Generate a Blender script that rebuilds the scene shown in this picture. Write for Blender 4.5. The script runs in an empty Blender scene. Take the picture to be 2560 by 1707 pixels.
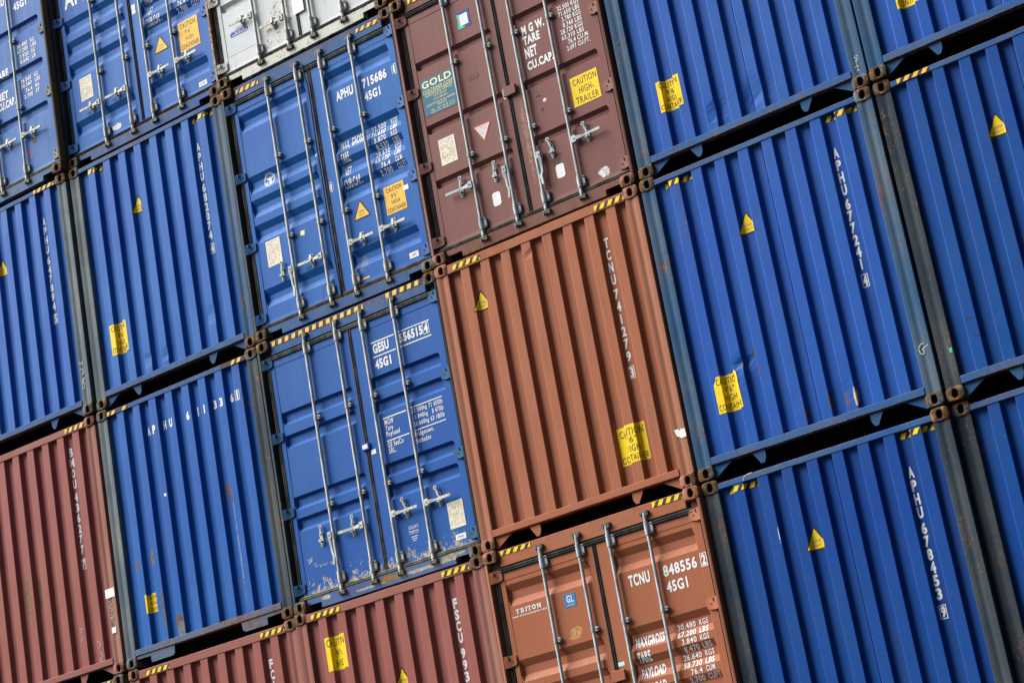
import bpy, bmesh, math, random
from mathutils import Vector, Matrix
R = math.radians
rnd = random.Random(7)
SC = bpy.context.scene
COL = SC.collection

# ------------------------------------------------------------------ camera, sky, sun, exposure
W, H, GZ = 2.438, 2.896, 0.014          # container width and height, gap of the twist-locks
PIT = H + GZ                            # row pitch
CP = 2.47                               # column pitch
Z0 = 5 * PIT - GZ / 2                   # level 0 above the ground (five tiers up)

def add_camera():
    yaw, pit, roll = 0.59116119, 0.29153404, -0.17933111
    cy, sy, cp, sp = math.cos(yaw), math.sin(yaw), math.cos(pit), math.sin(pit)
    f = Vector((-sy * cp, cy * cp, sp)); r0 = Vector((cy, sy, 0)); u0 = r0.cross(f)
    c, s = math.cos(roll), math.sin(roll)
    r = r0 * c + u0 * s; u = u0 * c - r0 * s
    cam = bpy.data.cameras.new('camera'); ob = bpy.data.objects.new('camera', cam)
    COL.objects.link(ob); SC.camera = ob
    m = Matrix((r, u, -f)).transposed().to_4x4()
    m.translation = Vector((19.2757538, -16.5865546, -12.8226256 + Z0))
    ob.matrix_world = m
    cam.sensor_width = 36; cam.lens = 36 * 5457.52 / 2560
    cam.clip_start = 0.1; cam.clip_end = 2000
add_camera()

SUN_EL, SUN_AZ = R(43), R(-62)          # azimuth measured from -Y (towards the viewer) to +X; negative = from the left
wd = bpy.data.worlds.new('World'); SC.world = wd; wd.use_nodes = True
nt = wd.node_tree; bg = nt.nodes['Background']
sky = nt.nodes.new('ShaderNodeTexSky'); sky.sky_type = 'NISHITA'; sky.sun_disc = False
sun_dir = Vector((math.sin(SUN_AZ) * math.cos(SUN_EL), -math.cos(SUN_AZ) * math.cos(SUN_EL), math.sin(SUN_EL)))
sky.sun_elevation = SUN_EL
sky.sun_rotation = math.atan2(sun_dir.x, sun_dir.y)
sky.dust_density = 1.5; sky.air_density = 0.7
nt.links.new(sky.outputs[0], bg.inputs[0]); bg.inputs[1].default_value = 0.05
sl = bpy.data.lights.new('sun', 'SUN'); so = bpy.data.objects.new('sun', sl); COL.objects.link(so)
sl.energy = 5.0; sl.angle = R(46); sl.color = (1.0, 0.96, 0.9)
so.rotation_euler = (-sun_dir).to_track_quat('-Z', 'Y').to_euler()
so.location = (0, -20, 30)
SC.view_settings.view_transform = 'Standard'; SC.view_settings.look = 'None'
SC.view_settings.exposure = 1.30; SC.view_settings.gamma = 1

# ------------------------------------------------------------------ materials
def new_mat(name):
    m = bpy.data.materials.new(name); m.use_nodes = True
    t = m.node_tree; p = t.nodes['Principled BSDF']
    return m, t, p
def nd(t, typ, **kw):
    n = t.nodes.new('ShaderNode' + typ)
    for k, v in kw.items(): setattr(n, k, v)
    return n
def val(t, x): 
    return x
def math_n(t, op, a, b=None, clamp=False):
    n = nd(t, 'Math', operation=op); n.use_clamp = clamp
    for i, x in enumerate((a, b)):
        if x is None: continue
        if isinstance(x, (int, float)): n.inputs[i].default_value = x
        else: t.links.new(x, n.inputs[i])
    return n.outputs[0]
def ramp(t, src, lo, hi):
    n = nd(t, 'MapRange'); n.interpolation_type = 'SMOOTHSTEP'
    n.inputs['From Min'].default_value = lo; n.inputs['From Max'].default_value = hi
    t.links.new(src, n.inputs['Value']); return n.outputs[0]
def mixc(t, fac, a, b, blend='MIX'):
    n = nd(t, 'Mix', data_type='RGBA', blend_type=blend)
    if isinstance(fac, (int, float)): n.inputs[0].default_value = fac
    else: t.links.new(fac, n.inputs[0])
    for i, x in ((6, a), (7, b)):
        if isinstance(x, tuple): n.inputs[i].default_value = (*x, 1)
        else: t.links.new(x, n.inputs[i])
    return n.outputs[2]
def coords(t, world, seed=(0, 0, 0), scale=(1, 1, 1)):
    if True: src = nd(t, 'NewGeometry').outputs['Position']
    else: src = nd(t, 'TexCoord').outputs['Object']
    mp = nd(t, 'Mapping'); t.links.new(src, mp.inputs[0])
    mp.inputs['Location'].default_value = seed; mp.inputs['Scale'].default_value = scale
    return mp.outputs[0]
def noise(t, vec, scale, detail=4, rough=0.55, dist=0.0):
    n = nd(t, 'TexNoise'); t.links.new(vec, n.inputs['Vector'])
    n.inputs['Scale'].default_value = scale; n.inputs['Detail'].default_value = detail
    n.inputs['Roughness'].default_value = rough; n.inputs['Distortion'].default_value = dist
    return n.outputs['Fac']
KA = 0.76
def dim(c):
    r_, g_, b_ = c
    if b_ > 2.2 * g_ and b_ > 3.5 * r_: r_, g_, b_ = r_ * 0.60, g_ * 1.02, b_ * 1.04      # cobalt paints: keep the violet out
    return (r_ * KA, g_ * KA, b_ * KA)
RUST = (0.10, 0.040, 0.016); RUST2 = (0.18, 0.080, 0.030); DIRT = (0.05, 0.045, 0.035)

def paint(name, col, fade=None, streak=0.35, specks=0.25, rough=0.45, world=False, patches=(), fade_amt=0.5, vstretch=0.09, bottom=0.0, spec=0.08, edges=(), ss=1.0):
    """weathered container paint: faded blotches, vertical streaks, rust specks, named stains (u, v, ru, rv, colour, sharp)"""
    m, t, p = new_mat(name)
    col = dim(col); fade = dim(fade) if fade else None
    sd = (rnd.uniform(0, 50), rnd.uniform(0, 50), rnd.uniform(0, 50))
    c0 = coords(t, world, sd); cs = coords(t, world, sd, (1, 1, vstretch))
    fade = fade or tuple(min(1, x * 1.25 + 0.03) for x in col)
    blot = noise(t, c0, 0.9, 5, 0.6)
    cc = mixc(t, math_n(t, 'MULTIPLY', ramp(t, blot, 0.32, 0.72), fade_amt), col, fade)
    st = noise(t, cs, 11.0 * ss, 8, 0.72)
    cc = mixc(t, math_n(t, 'MULTIPLY', ramp(t, st, 0.50, 0.80), streak), cc, tuple(x * 0.45 + y * 0.35 for x, y in zip(col, DIRT)))
    st2 = noise(t, cs, 22.0 * ss, 6, 0.65)
    cc = mixc(t, math_n(t, 'MULTIPLY', ramp(t, st2, 0.58, 0.80), streak * 0.8), cc, fade)
    fine = noise(t, c0, 34.0, 8, 0.7)
    big = noise(t, c0, 2.3, 3, 0.5)
    sp = math_n(t, 'MULTIPLY', ramp(t, math_n(t, 'ADD', fine, math_n(t, 'MULTIPLY', big, 0.45)), 0.965 - specks * 0.12, 1.0 - specks * 0.12), 0.9)
    rcol = mixc(t, ramp(t, noise(t, c0, 18.0, 3), 0.4, 0.65), RUST, RUST2)
    cc = mixc(t, sp, cc, rcol)
    if edges:
        sx = nd(t, 'SeparateXYZ'); t.links.new(nd(t, 'TexCoord').outputs['Object'], sx.inputs[0])
        en = noise(t, c0, 7.0, 8, 0.75)
        for (z0, w_, k_) in edges:
            q = math_n(t, 'SUBTRACT', 1.0, math_n(t, 'DIVIDE', math_n(t, 'ABSOLUTE', math_n(t, 'SUBTRACT', sx.outputs[2], z0)), w_), True)
            cc = mixc(t, math_n(t, 'MULTIPLY', ramp(t, math_n(t, 'ADD', math_n(t, 'MULTIPLY', q, 0.34), en), 0.80 - k_, 0.88 - k_), 0.85), cc, mixc(t, ramp(t, fine, .42, .6), (0.055, 0.030, 0.018), (0.17, 0.085, 0.04)))
    if bottom:
        sx = nd(t, 'SeparateXYZ'); t.links.new(nd(t, 'TexCoord').outputs['Object'], sx.inputs[0])
        bt = math_n(t, 'SUBTRACT', 1.0, ramp(t, sx.outputs[2], 0.1, bottom))
        msk = ramp(t, math_n(t, 'ADD', math_n(t, 'MULTIPLY', bt, 0.33), noise(t, coords(t, True, sd, (1, 1, 0.7)), 21.0, 8, 0.72)), 0.80, 0.83)
        cc = mixc(t, math_n(t, 'MULTIPLY', msk, 0.85), cc, mixc(t, ramp(t, fine, .45, .6), (0.36, 0.33, 0.24), (0.17, 0.135, 0.07)))
    if patches:
        sx = nd(t, 'SeparateXYZ'); t.links.new(nd(t, 'TexCoord').outputs['Object'], sx.inputs[0])
        fn = noise(t, c0, 16.0, 8, 0.7)
        for (u, v, ru, rv, pc, sharp) in patches:
            dx = math_n(t, 'DIVIDE', math_n(t, 'SUBTRACT', sx.outputs[0], u - W / 2), ru)
            dz = math_n(t, 'DIVIDE', math_n(t, 'SUBTRACT', sx.outputs[2], v), rv)
            d = math_n(t, 'ADD', math_n(t, 'MULTIPLY', dx, dx), math_n(t, 'MULTIPLY', dz, dz))
            k = math_n(t, 'ADD', math_n(t, 'SUBTRACT', 1.0, math_n(t, 'MULTIPLY', d, 0.6)), math_n(t, 'MULTIPLY', math_n(t, 'SUBTRACT', fn, 0.5), 2.6))
            msk = math_n(t, 'MULTIPLY', ramp(t, k, 0.42, 0.42 + sharp), ramp(t, math_n(t, 'SUBTRACT', 2.6, d), 0, 1))
            pcc = mixc(t, ramp(t, fine, 0.4, 0.62), pc, tuple(x * 0.55 for x in pc))
            cc = mixc(t, msk, cc, pcc)
    t.links.new(cc, p.inputs['Base Color'])
    rr = nd(t, 'MapRange'); t.links.new(st, rr.inputs['Value'])
    rr.inputs['To Min'].default_value = rough - 0.1; rr.inputs['To Max'].default_value = rough + 0.22
    t.links.new(rr.outputs[0], p.inputs['Roughness'])
    p.inputs['Specular IOR Level'].default_value = spec
    b = nd(t, 'Bump'); b.inputs['Strength'].default_value = 0.12; b.inputs['Distance'].default_value = 0.01
    t.links.new(math_n(t, 'ADD', math_n(t, 'MULTIPLY', fine, 0.3), noise(t, c0, 5.0, 3)), b.inputs['Height'])
    t.links.new(b.outputs[0], p.inputs['Normal'])
    return m

def simple(name, col, rough=0.5, metal=0.0, var=0.25, scale=30.0, col2=None, stretch=(1, 1, 1), lo=0.42, hi=0.62, bump=0.1):
    m, t, p = new_mat(name)
    col = dim(col); col2 = dim(col2) if col2 else None
    c0 = coords(t, True, (rnd.uniform(0, 9), 0, 0), stretch)
    n = noise(t, c0, scale, 6, 0.65)
    c2 = col2 or tuple(x * (1 - var) for x in col)
    t.links.new(mixc(t, ramp(t, n, lo, hi), col, c2), p.inputs['Base Color'])
    p.inputs['Roughness'].default_value = rough; p.inputs['Metallic'].default_value = metal; p.inputs['Specular IOR Level'].default_value = 0.5 if metal else 0.12
    if bump:
        b = nd(t, 'Bump'); b.inputs['Strength'].default_value = bump; b.inputs['Distance'].default_value = 0.005
        t.links.new(n, b.inputs['Height']); t.links.new(b.outputs[0], p.inputs['Normal'])
    return m

BLUE = (0.014, 0.075, 0.35); BLUE2 = (0.030, 0.120, 0.40); DBLUE = (0.008, 0.055, 0.28)
BROWN = (0.325, 0.107, 0.051); RED = (0.268, 0.080, 0.070); MAROON = (0.185, 0.074, 0.068); WHITE = (0.54, 0.58, 0.60); BLACK = (0.012, 0.012, 0.014)
M = {}
M['rod'] = simple('galvanised_steel', (0.54, 0.56, 0.51), 0.55, 0.0, 0.3, 26, col2=(0.33, 0.34, 0.30), stretch=(1, 1, 0.25))
M['rod_cool'] = simple('grey_painted_steel', (0.45, 0.51, 0.52), 0.55, 0.0, 0.3, 26, col2=(0.28, 0.32, 0.33), stretch=(1, 1, 0.25))
M['bolt'] = simple('rusty_bolt', (0.10, 0.05, 0.025), 0.8, 0.2, 0.5, 60)
M['grease'] = simple('greasy_steel', (0.045, 0.040, 0.034), 0.55, 0.0, 0.6, 45, col2=(0.20, 0.20, 0.175))
M['gasket'] = simple('weathered_rubber', (0.040, 0.040, 0.036), 0.85, 0, 0.4, 12, col2=(0.10, 0.095, 0.078), stretch=(1, 1, 0.4))
M['gasket_dark'] = simple('black_rubber', (0.016, 0.019, 0.021), 0.85, 0, 0.4, 12, col2=(0.034, 0.038, 0.038), stretch=(1, 1, 0.4))
M['gasket_dust'] = simple('dusty_rubber', (0.19, 0.18, 0.12), 0.85, 0, 0.4, 14, col2=(0.09, 0.085, 0.06))
M['yellow'] = simple('yellow_vinyl', (0.86, 0.60, 0.006), 0.5, 0, 0.10, 14)
M['amber'] = simple('faded_amber_vinyl', (0.84, 0.50, 0.075), 0.55, 0, 0.10, 14)
M['black'] = simple('black_vinyl', (0.022, 0.022, 0.024), 0.6, 0, 0.3, 30, col2=(0.05, 0.05, 0.05))
M['white'] = simple('white_vinyl', (0.78, 0.79, 0.78), 0.55, 0, 0.12, 25)
M['letter'] = simple('stencilled_white_paint', (0.74, 0.76, 0.76), 0.55, 0, 0.2, 45, lo=0.55, hi=0.75)
M['plate'] = simple('beige_data_plate', (0.72, 0.68, 0.56), 0.6, 0, 0.4, 22, col2=(0.46, 0.38, 0.25), lo=0.5, hi=0.75)
M['sky_blue'] = simple('light_blue_vinyl', (0.50, 0.74, 0.80), 0.5)
M['navy'] = simple('navy_print', (0.03, 0.05, 0.30), 0.5)
M['teal_print'] = simple('teal_print', (0.018, 0.135, 0.225), 0.5, 0, 0.15, 20)
M['cream'] = simple('cream_print', (0.78, 0.72, 0.40), 0.55, 0, 0.08, 30)
M['gl_blue'] = simple('cyan_blue_print', (0.02, 0.20, 0.46), 0.5)
M['mint'] = simple('mint_print', (0.05, 0.55, 0.44), 0.5)
M['red'] = simple('red_print', (0.62, 0.07, 0.06), 0.5)
M['greytext'] = simple('grey_print', (0.30, 0.30, 0.30), 0.6)
M['chalk'] = simple('chalk', (0.60, 0.63, 0.62), 0.9, 0, 0.5, 70, col2=(0.30, 0.36, 0.45))
M['under'] = simple('bitumen_undercoat', (0.010, 0.010, 0.011), 0.9, 0, 0.3, 10)
M['cavity_shade'] = simple('painted_cavity_shade', (0.008, 0.007, 0.006), 0.95, 0, 0.3, 10)  # near-black colour stands in for the shade inside holes and pockets
M['tan'] = simple('glue_residue', (0.42, 0.20, 0.08), 0.7, 0, 0.3, 30)
M['panelgrey'] = simple('pale_blue_vinyl', (0.52, 0.57, 0.60), 0.5, 0, 0.08, 6)

def casting_mat(name, pc, amt):
    m, t, p = new_mat(name)
    c0 = coords(t, True, (rnd.uniform(0, 30), 0, 0))
    n = noise(t, c0, 9.0, 8, 0.7); f = noise(t, c0, 42.0, 5, 0.65)
    r = mixc(t, ramp(t, f, 0.38, 0.66), (0.095, 0.050, 0.020), (0.026, 0.017, 0.011))
    r = mixc(t, ramp(t, noise(t, c0, 14, 4), 0.56, 0.68), r, (0.21, 0.105, 0.033))
    cc = mixc(t, ramp(t, n, 0.60 - amt * 0.28, 0.66 - amt * 0.28), pc, r)
    cc = mixc(t, math_n(t, 'MULTIPLY', ramp(t, noise(t, c0, 60, 4), 0.64, 0.72), 0.35), cc, (0.22, 0.18, 0.12))
    t.links.new(cc, p.inputs['Base Color']); p.inputs['Roughness'].default_value = 0.8; p.inputs['Specular IOR Level'].default_value = 0.1
    b = nd(t, 'Bump'); b.inputs['Strength'].default_value = 0.35; b.inputs['Distance'].default_value = 0.006
    t.links.new(n, b.inputs['Height']); t.links.new(b.outputs[0], p.inputs['Normal'])
    return m
M['cast_blue'] = casting_mat('rusted_blue_casting', (0.075, 0.105, 0.13), 0.68)
M['cast_brown'] = casting_mat('rusted_brown_casting', (0.24, 0.10, 0.06), 0.45)
M['cast_red'] = casting_mat('rusted_red_casting', (0.20, 0.085, 0.07), 0.6)
M['cast_white'] = casting_mat('rusted_pale_casting', (0.36, 0.33, 0.28), 0.75)
PCOL = dict(blue=BLUE, brown=BROWN, red=RED, maroon=MAROON, white=WHITE, black=BLACK)
M['post_blue'] = paint('chalky_blue_post', (0.024, 0.068, 0.155), (0.082, 0.115, 0.145), 1.0, 1.1, 0.6, True, fade_amt=0.9, vstretch=0.06, ss=3.0)
M['post_grey'] = paint('chalky_grey_post', (0.078, 0.110, 0.14), (0.195, 0.215, 0.195), 1.0, 1.0, 0.65, True, fade_amt=0.9, vstretch=0.05, ss=3.0)
M['post_dark'] = paint('tarnished_post', (0.021, 0.036, 0.056), (0.064, 0.076, 0.078), 1.0, 1.15, 0.65, True, fade_amt=0.9, vstretch=0.05, ss=3.0)
M['post_brown'] = paint('brown_post', (0.29, 0.11, 0.06), (0.33, 0.16, 0.10), 0.6, 0.5, 0.55, True, vstretch=0.05, ss=3.0)
M['post_red'] = paint('red_post', (0.24, 0.095, 0.075), (0.30, 0.16, 0.12), 0.7, 0.4, 0.6, True, vstretch=0.05, ss=3.0)
M['post_maroon'] = paint('maroon_post', (0.17, 0.075, 0.065), (0.22, 0.12, 0.09), 0.7, 0.7, 0.6, True, vstretch=0.05, ss=3.0)
M['post_rust'] = paint('rusty_post', (0.10, 0.075, 0.05), (0.22, 0.16, 0.10), 0.8, 1.2, 0.7, True, vstretch=0.05, ss=3.0)
M['post_white'] = paint('rusty_white_post', (0.34, 0.28, 0.20), (0.46, 0.42, 0.34), 0.8, 2.2, 0.7, True, vstretch=0.05, ss=3.0)
M['rail_blue'] = paint('worn_blue_rail', (0.027, 0.085, 0.25), (0.060, 0.115, 0.22), 1.0, 1.0, 0.55, True, fade_amt=0.8, vstretch=0.5, edges=((.119, .024, .11), (.187, .016, .05), (2.80, .014, .04), (2.853, .016, .09), (2.778, .012, .0), (2.87, .014, .05), (.004, .03, .06), (.12, .02, .02)))
M['rail_rusty'] = paint('rusty_blue_rail', (0.05, 0.105, 0.22), (0.11, 0.15, 0.20), 0.8, 1.6, 0.6, True, fade_amt=0.8, vstretch=0.35, edges=((.119, .02, .14), (.187, .012, .10), (2.80, .012, .10), (2.853, .014, .14), (2.778, .012, .10), (2.87, .014, .05)))
M['sill_rusty'] = paint('scraped_blue_sill', (0.045, 0.10, 0.26), (0.12, 0.17, 0.24), 0.8, 1.3, 0.6, True, fade_amt=0.8, vstretch=0.6)
M['rail_brown'] = paint('brown_rail', BROWN, (0.33, 0.14, 0.085), 0.5, 0.4, 0.5, True, vstretch=0.5, edges=((.119, .02, -.05), (.187, .012, -.05), (2.80, .012, -.05), (2.853, .014, -.05), (2.778, .012, -.05), (2.87, .014, .05)))
M['rail_red'] = paint('red_rail', (0.25, 0.09, 0.072), (0.29, 0.13, 0.10), 0.5, 0.4, 0.5, True, vstretch=0.5, edges=((.119, .02, -.05), (.187, .012, -.05), (2.80, .012, -.05), (2.853, .014, -.05), (2.778, .012, -.05), (2.87, .014, .05)))
M['rail_maroon'] = paint('maroon_rail', (0.16, 0.065, 0.055), (0.20, 0.11, 0.08), 0.75, 1.2, 0.6, True, vstretch=0.5, edges=((0.0, .05, .1), (.12, .03, .05)))
M['rail_white'] = paint('white_rail', (0.54, 0.56, 0.51), (0.60, 0.59, 0.50), 0.6, 0.9, 0.5, True, vstretch=0.5, edges=((0.0, .03, .08), (.12, .02, .02)))

# ------------------------------------------------------------------ mesh helpers (u across, y into the container, v up; metres)
class MB:
    def __init__(s): s.v = []; s.f = []; s.m = []
    def poly(s, pts, mi=0):
        b = len(s.v); s.v += [tuple(p) for p in pts]; s.f.append(tuple(range(b, b + len(pts)))); s.m.append(mi)
    def box(s, u0, u1, y0, y1, v0, v1, mi=0, ch=0.0):
        if ch:
            a = [(u0 + ch, y0, v0 + ch), (u1 - ch, y0, v0 + ch), (u1 - ch, y0, v1 - ch), (u0 + ch, y0, v1 - ch)]
            b = [(u0, y0 + ch, v0), (u1, y0 + ch, v0), (u1, y0 + ch, v1), (u0, y0 + ch, v1)]
            c = [(u0, y1, v0), (u1, y1, v0), (u1, y1, v1), (u0, y1, v1)]
            rings = [a, b, c]
        else:
            rings = [[(u0, y, v0), (u1, y, v0), (u1, y, v1), (u0, y, v1)] for y in (y0, y1)]
        s.rings(rings, mi)
    def rings(s, rings, mi=0, cap=True):
        n = len(rings[0]); b = len(s.v)
        for r in rings: s.v += [tuple(p) for p in r]
        for i in range(len(rings) - 1):
            for k in range(n):
                s.f.append((b + i * n + k, b + i * n + (k + 1) % n, b + (i + 1) * n + (k + 1) % n, b + (i + 1) * n + k)); s.m.append(mi)
        if cap:
            s.f.append(tuple(b + k for k in reversed(range(n)))); s.m.append(mi)
            q = b + (len(rings) - 1) * n
            s.f.append(tuple(q + k for k in range(n))); s.m.append(mi)
    def prism(s, pts, y0, y1, mi=0, ch=0.0):       # outline in (u, v), counter-clockwise, extruded in y
        if ch:
            cx = sum(p[0] for p in pts) / len(pts); cz = sum(p[1] for p in pts) / len(pts)
            sh = [(p[0] + math.copysign(min(ch, abs(cx - p[0])), cx - p[0]), p[1] + math.copysign(min(ch, abs(cz - p[1])), cz - p[1])) for p in pts]
            s.rings([[(a, y0, b) for a, b in sh], [(a, y0 + ch, b) for a, b in pts], [(a, y1, b) for a, b in pts]], mi)
        else:
            s.rings([[(a, y, b) for a, b in pts] for y in (y0, y1)], mi)
    def cyl(s, p0, p1, r0, r1=None, n=12, mi=0, cap=True):
        r1 = r0 if r1 is None else r1
        a, b = Vector(p0), Vector(p1); d = (b - a).normalized()
        x = d.orthogonal().normalized(); y = d.cross(x)
        s.rings([[tuple(c + (x * math.cos(k * 2 * math.pi / n) + y * math.sin(k * 2 * math.pi / n)) * r) for k in range(n)] for c, r in ((a, r0), (b, r1))], mi, cap)
    def build(s, name, mats, parent=None, loc=(0, 0, 0), smooth=False):
        me = bpy.data.meshes.new(name); me.from_pydata([(p[0], p[1], p[2]) for p in s.v], [], s.f)
        for m in (mats if isinstance(mats, (list, tuple)) else [mats]): me.materials.append(m)
        me.polygons.foreach_set('material_index', s.m)
        bm = bmesh.new(); bm.from_mesh(me); bmesh.ops.recalc_face_normals(bm, faces=bm.faces); bm.to_mesh(me); bm.free()
        if smooth:
            me.polygons.foreach_set('use_smooth', [True] * len(me.polygons))
            me.set_sharp_from_angle(angle=R(35))
        return link(name, me, parent, loc)
def link(name, me, parent=None, loc=(0, 0, 0)):
    o = bpy.data.objects.new(name, me); COL.objects.link(o); o.location = loc
    if parent: o.parent = parent
    return o
HW = W / 2
def U(u): return u - HW

def tube(name, pts, r, mat, parent, n=6):
    b = MB()
    for a, c in zip(pts, pts[1:]): b.cyl((U(a[0]), a[1], a[2]), (U(c[0]), c[1], c[2]), r, n=n)
    return b.build(name, [mat], parent, smooth=True)
# ---- flat artwork (s, t) wrapped on a surface
class Flat:
    def __init__(s): s.polys = []          # (points, material index, lift)
    def poly(s, pts, mi=0, lift=0.0): s.polys.append(([tuple(p) for p in pts], mi, lift)); return s
    def rect(s, a, b, c, d, mi=0, lift=0.0): return s.poly([(a, c), (b, c), (b, d), (a, d)], mi, lift)
    def frame(s, a, b, c, d, w, mi=0, lift=0.0):
        s.rect(a, b, c, c + w, mi, lift); s.rect(a, b, d - w, d, mi, lift)
        s.rect(a, a + w, c + w, d - w, mi, lift); s.rect(b - w, b, c + w, d - w, mi, lift); return s
    def disc(s, cx, cy, rx, ry, mi=0, lift=0.0, n=24, r0=0.0):
        if r0:
            for k in range(n):
                a, b = 2 * math.pi * k / n, 2 * math.pi * (k + 1) / n
                s.poly([(cx + rx * r0 * math.cos(a), cy + ry * r0 * math.sin(a)), (cx + rx * math.cos(a), cy + ry * math.sin(a)),
                        (cx + rx * math.cos(b), cy + ry * math.sin(b)), (cx + rx * r0 * math.cos(b), cy + ry * r0 * math.sin(b))], mi, lift)
        else: s.poly([(cx + rx * math.cos(2 * math.pi * k / n), cy + ry * math.sin(2 * math.pi * k / n)) for k in range(n)], mi, lift)
        return s
    def stroke(s, pts, w, mi=0, lift=0.0):
        for (x0, y0), (x1, y1) in zip(pts, pts[1:]):
            l = math.hypot(x1 - x0, y1 - y0) or 1; nx, ny = -(y1 - y0) / l * w / 2, (x1 - x0) / l * w / 2
            ex, ey = (x1 - x0) / l * w * 0.3, (y1 - y0) / l * w * 0.3
            s.poly([(x0 - nx - ex, y0 - ny - ey), (x1 - nx + ex, y1 - ny + ey), (x1 + nx + ex, y1 + ny + ey), (x0 + nx - ex, y0 + ny - ey)], mi, lift)
        return s
    def text(s, body, u0, u1, v0, v1, bold=0.012, mi=0, lift=0.0, shear=0.0):
        vs, fs = glyphs(body, bold)
        x0 = min(p[0] for p in vs); x1 = max(p[0] for p in vs); y0 = min(p[1] for p in vs); y1 = max(p[1] for p in vs)
        kx = (u1 - u0) / (x1 - x0); ky = (v1 - v0) / (y1 - y0)
        q = [(u0 + (a - x0) * kx + shear * (b - y0) * ky, v0 + (b - y0) * ky) for a, b in vs]
        for f in fs: s.polys.append(([q[i] for i in f], mi, lift))
        return s
_g = {}
def glyphs(body, bold):
    key = (body, bold)
    if key not in _g:
        cu = bpy.data.curves.new('lettering', 'FONT'); cu.body = body; cu.size = 1; cu.offset = bold
        cu.dimensions = '2D'; cu.fill_mode = 'BOTH'; cu.resolution_u = 3; cu.space_character = 1.12
        ob = bpy.data.objects.new('lettering', cu)
        me = bpy.data.meshes.new_from_object(ob)
        _g[key] = ([(v.co.x, v.co.y) for v in me.vertices], [tuple(p.vertices) for p in me.polygons])
        bpy.data.objects.remove(ob); bpy.data.meshes.remove(me); bpy.data.curves.remove(cu)
    return _g[key]
def wrap(fl, name, mats, parent, surf, off=0.0012, breaks_u=(), breaks_v=(), smap=None):
    """lay flat artwork on surface y = surf(u, v); smap turns artwork s into u (arc length along the corrugation)"""
    bm = bmesh.new()
    for pts, mi, lift in fl.polys:
        vs = [bm.verts.new((a, lift, b)) for a, b in pts]
        try: f = bm.faces.new(vs); f.material_index = mi
        except ValueError: pass
    inv = (lambda u: u) if smap is None else smap[1]
    for b in breaks_u:
        bmesh.ops.bisect_plane(bm, geom=bm.verts[:] + bm.edges[:] + bm.faces[:], plane_co=(inv(b), 0, 0), plane_no=(1, 0, 0), dist=1e-6)
    for b in breaks_v:
        bmesh.ops.bisect_plane(bm, geom=bm.verts[:] + bm.edges[:] + bm.faces[:], plane_co=(0, 0, b), plane_no=(0, 0, 1), dist=1e-6)
    for v in bm.verts:
        u = v.co.x if smap is None else smap[0](v.co.x)
        v.co = (U(u), surf(u, v.co.z) - off - v.co.y * 1.0, v.co.z)
    bm.normal_update()
    fl_ = [f for f in bm.faces if f.normal.y > 0.01]
    if fl_: bmesh.ops.reverse_faces(bm, faces=fl_)
    me = bpy.data.meshes.new(name); bm.to_mesh(me); bm.free()
    for m in mats: me.materials.append(m)
    return link(name, me, parent)
def clip(poly, a, b, c, d):
    def cut(p, ax, val_, keep_less):
        out = []
        for i in range(len(p)):
            q, r = p[i], p[(i + 1) % len(p)]
            iq = (q[ax] <= val_) == keep_less or q[ax] == val_; ir = (r[ax] <= val_) == keep_less or r[ax] == val_
            if iq: out.append(q)
            if iq != ir:
                k = (val_ - q[ax]) / (r[ax] - q[ax]); out.append((q[0] + (r[0] - q[0]) * k, q[1] + (r[1] - q[1]) * k))
        return out
    for ax, vv, kl in ((0, a, False), (0, b, True), (1, c, False), (1, d, True)):
        poly = cut(poly, ax, vv, kl)
        if len(poly) < 3: return None
    return poly
def tape(u0, u1, v0, v1, wy=0.046, wb=0.040, slant=0.03, start=0.0, worn=0.0):
    fl = Flat(); fl.rect(u0, u1, v0, v1, 1)
    x = u0 + start - slant
    while x < u1:
        if rnd.random() >= worn:
            p = clip([(x, v0), (x + wy, v0), (x + wy + slant, v1), (x + slant, v1)], u0, u1, v0, v1)
            if p: fl.poly(p, 0, 0.0008)
        x += wy + wb
    return fl

# ------------------------------------------------------------------ corrugated end wall
def corner(pts, r=0.007, n=3):
    """round the corners of a polyline"""
    out = [pts[0]]
    for a, b, c in zip(pts, pts[1:], pts[2:]):
        A, B, C = Vector(a), Vector(b), Vector(c)
        d0, d1 = (A - B), (C - B); k = min(r, d0.length * 0.45, d1.length * 0.45)
        p0, p1 = B + d0.normalized() * k, B + d1.normalized() * k
        for i in range(n + 1):
            q = i / n; out.append(tuple((p0 * (1 - q) ** 2 + B * 2 * q * (1 - q) + p1 * q * q)))
    out.append(pts[-1]); return out
PY, RY = 0.006, 0.051                       # proud and recessed faces
def raw_profile():
    p = [(0.158, RY)]
    for k in range(8):
        b = 0.25 * k
        p += [(0.290 + b, RY), (0.308 + b, PY), (0.416 + b, PY), (0.434 + b, RY)]
        if k == 3: p += [(1.246, RY), (1.2465, RY - 0.004)]
        if k == 3: p += [(1.2799, RY - 0.004), (1.28, RY)]
    p.append((2.282, RY)); return p
PROF = corner(raw_profile(), 0.006, 2)
def prof_y(u):
    if u <= PROF[0][0]: return PROF[0][1]
    for (a, b), (c, d) in zip(PROF, PROF[1:]):
        if u <= c: return b + (d - b) * (u - a) / max(1e-9, c - a)
    return PROF[-1][1]
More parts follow.
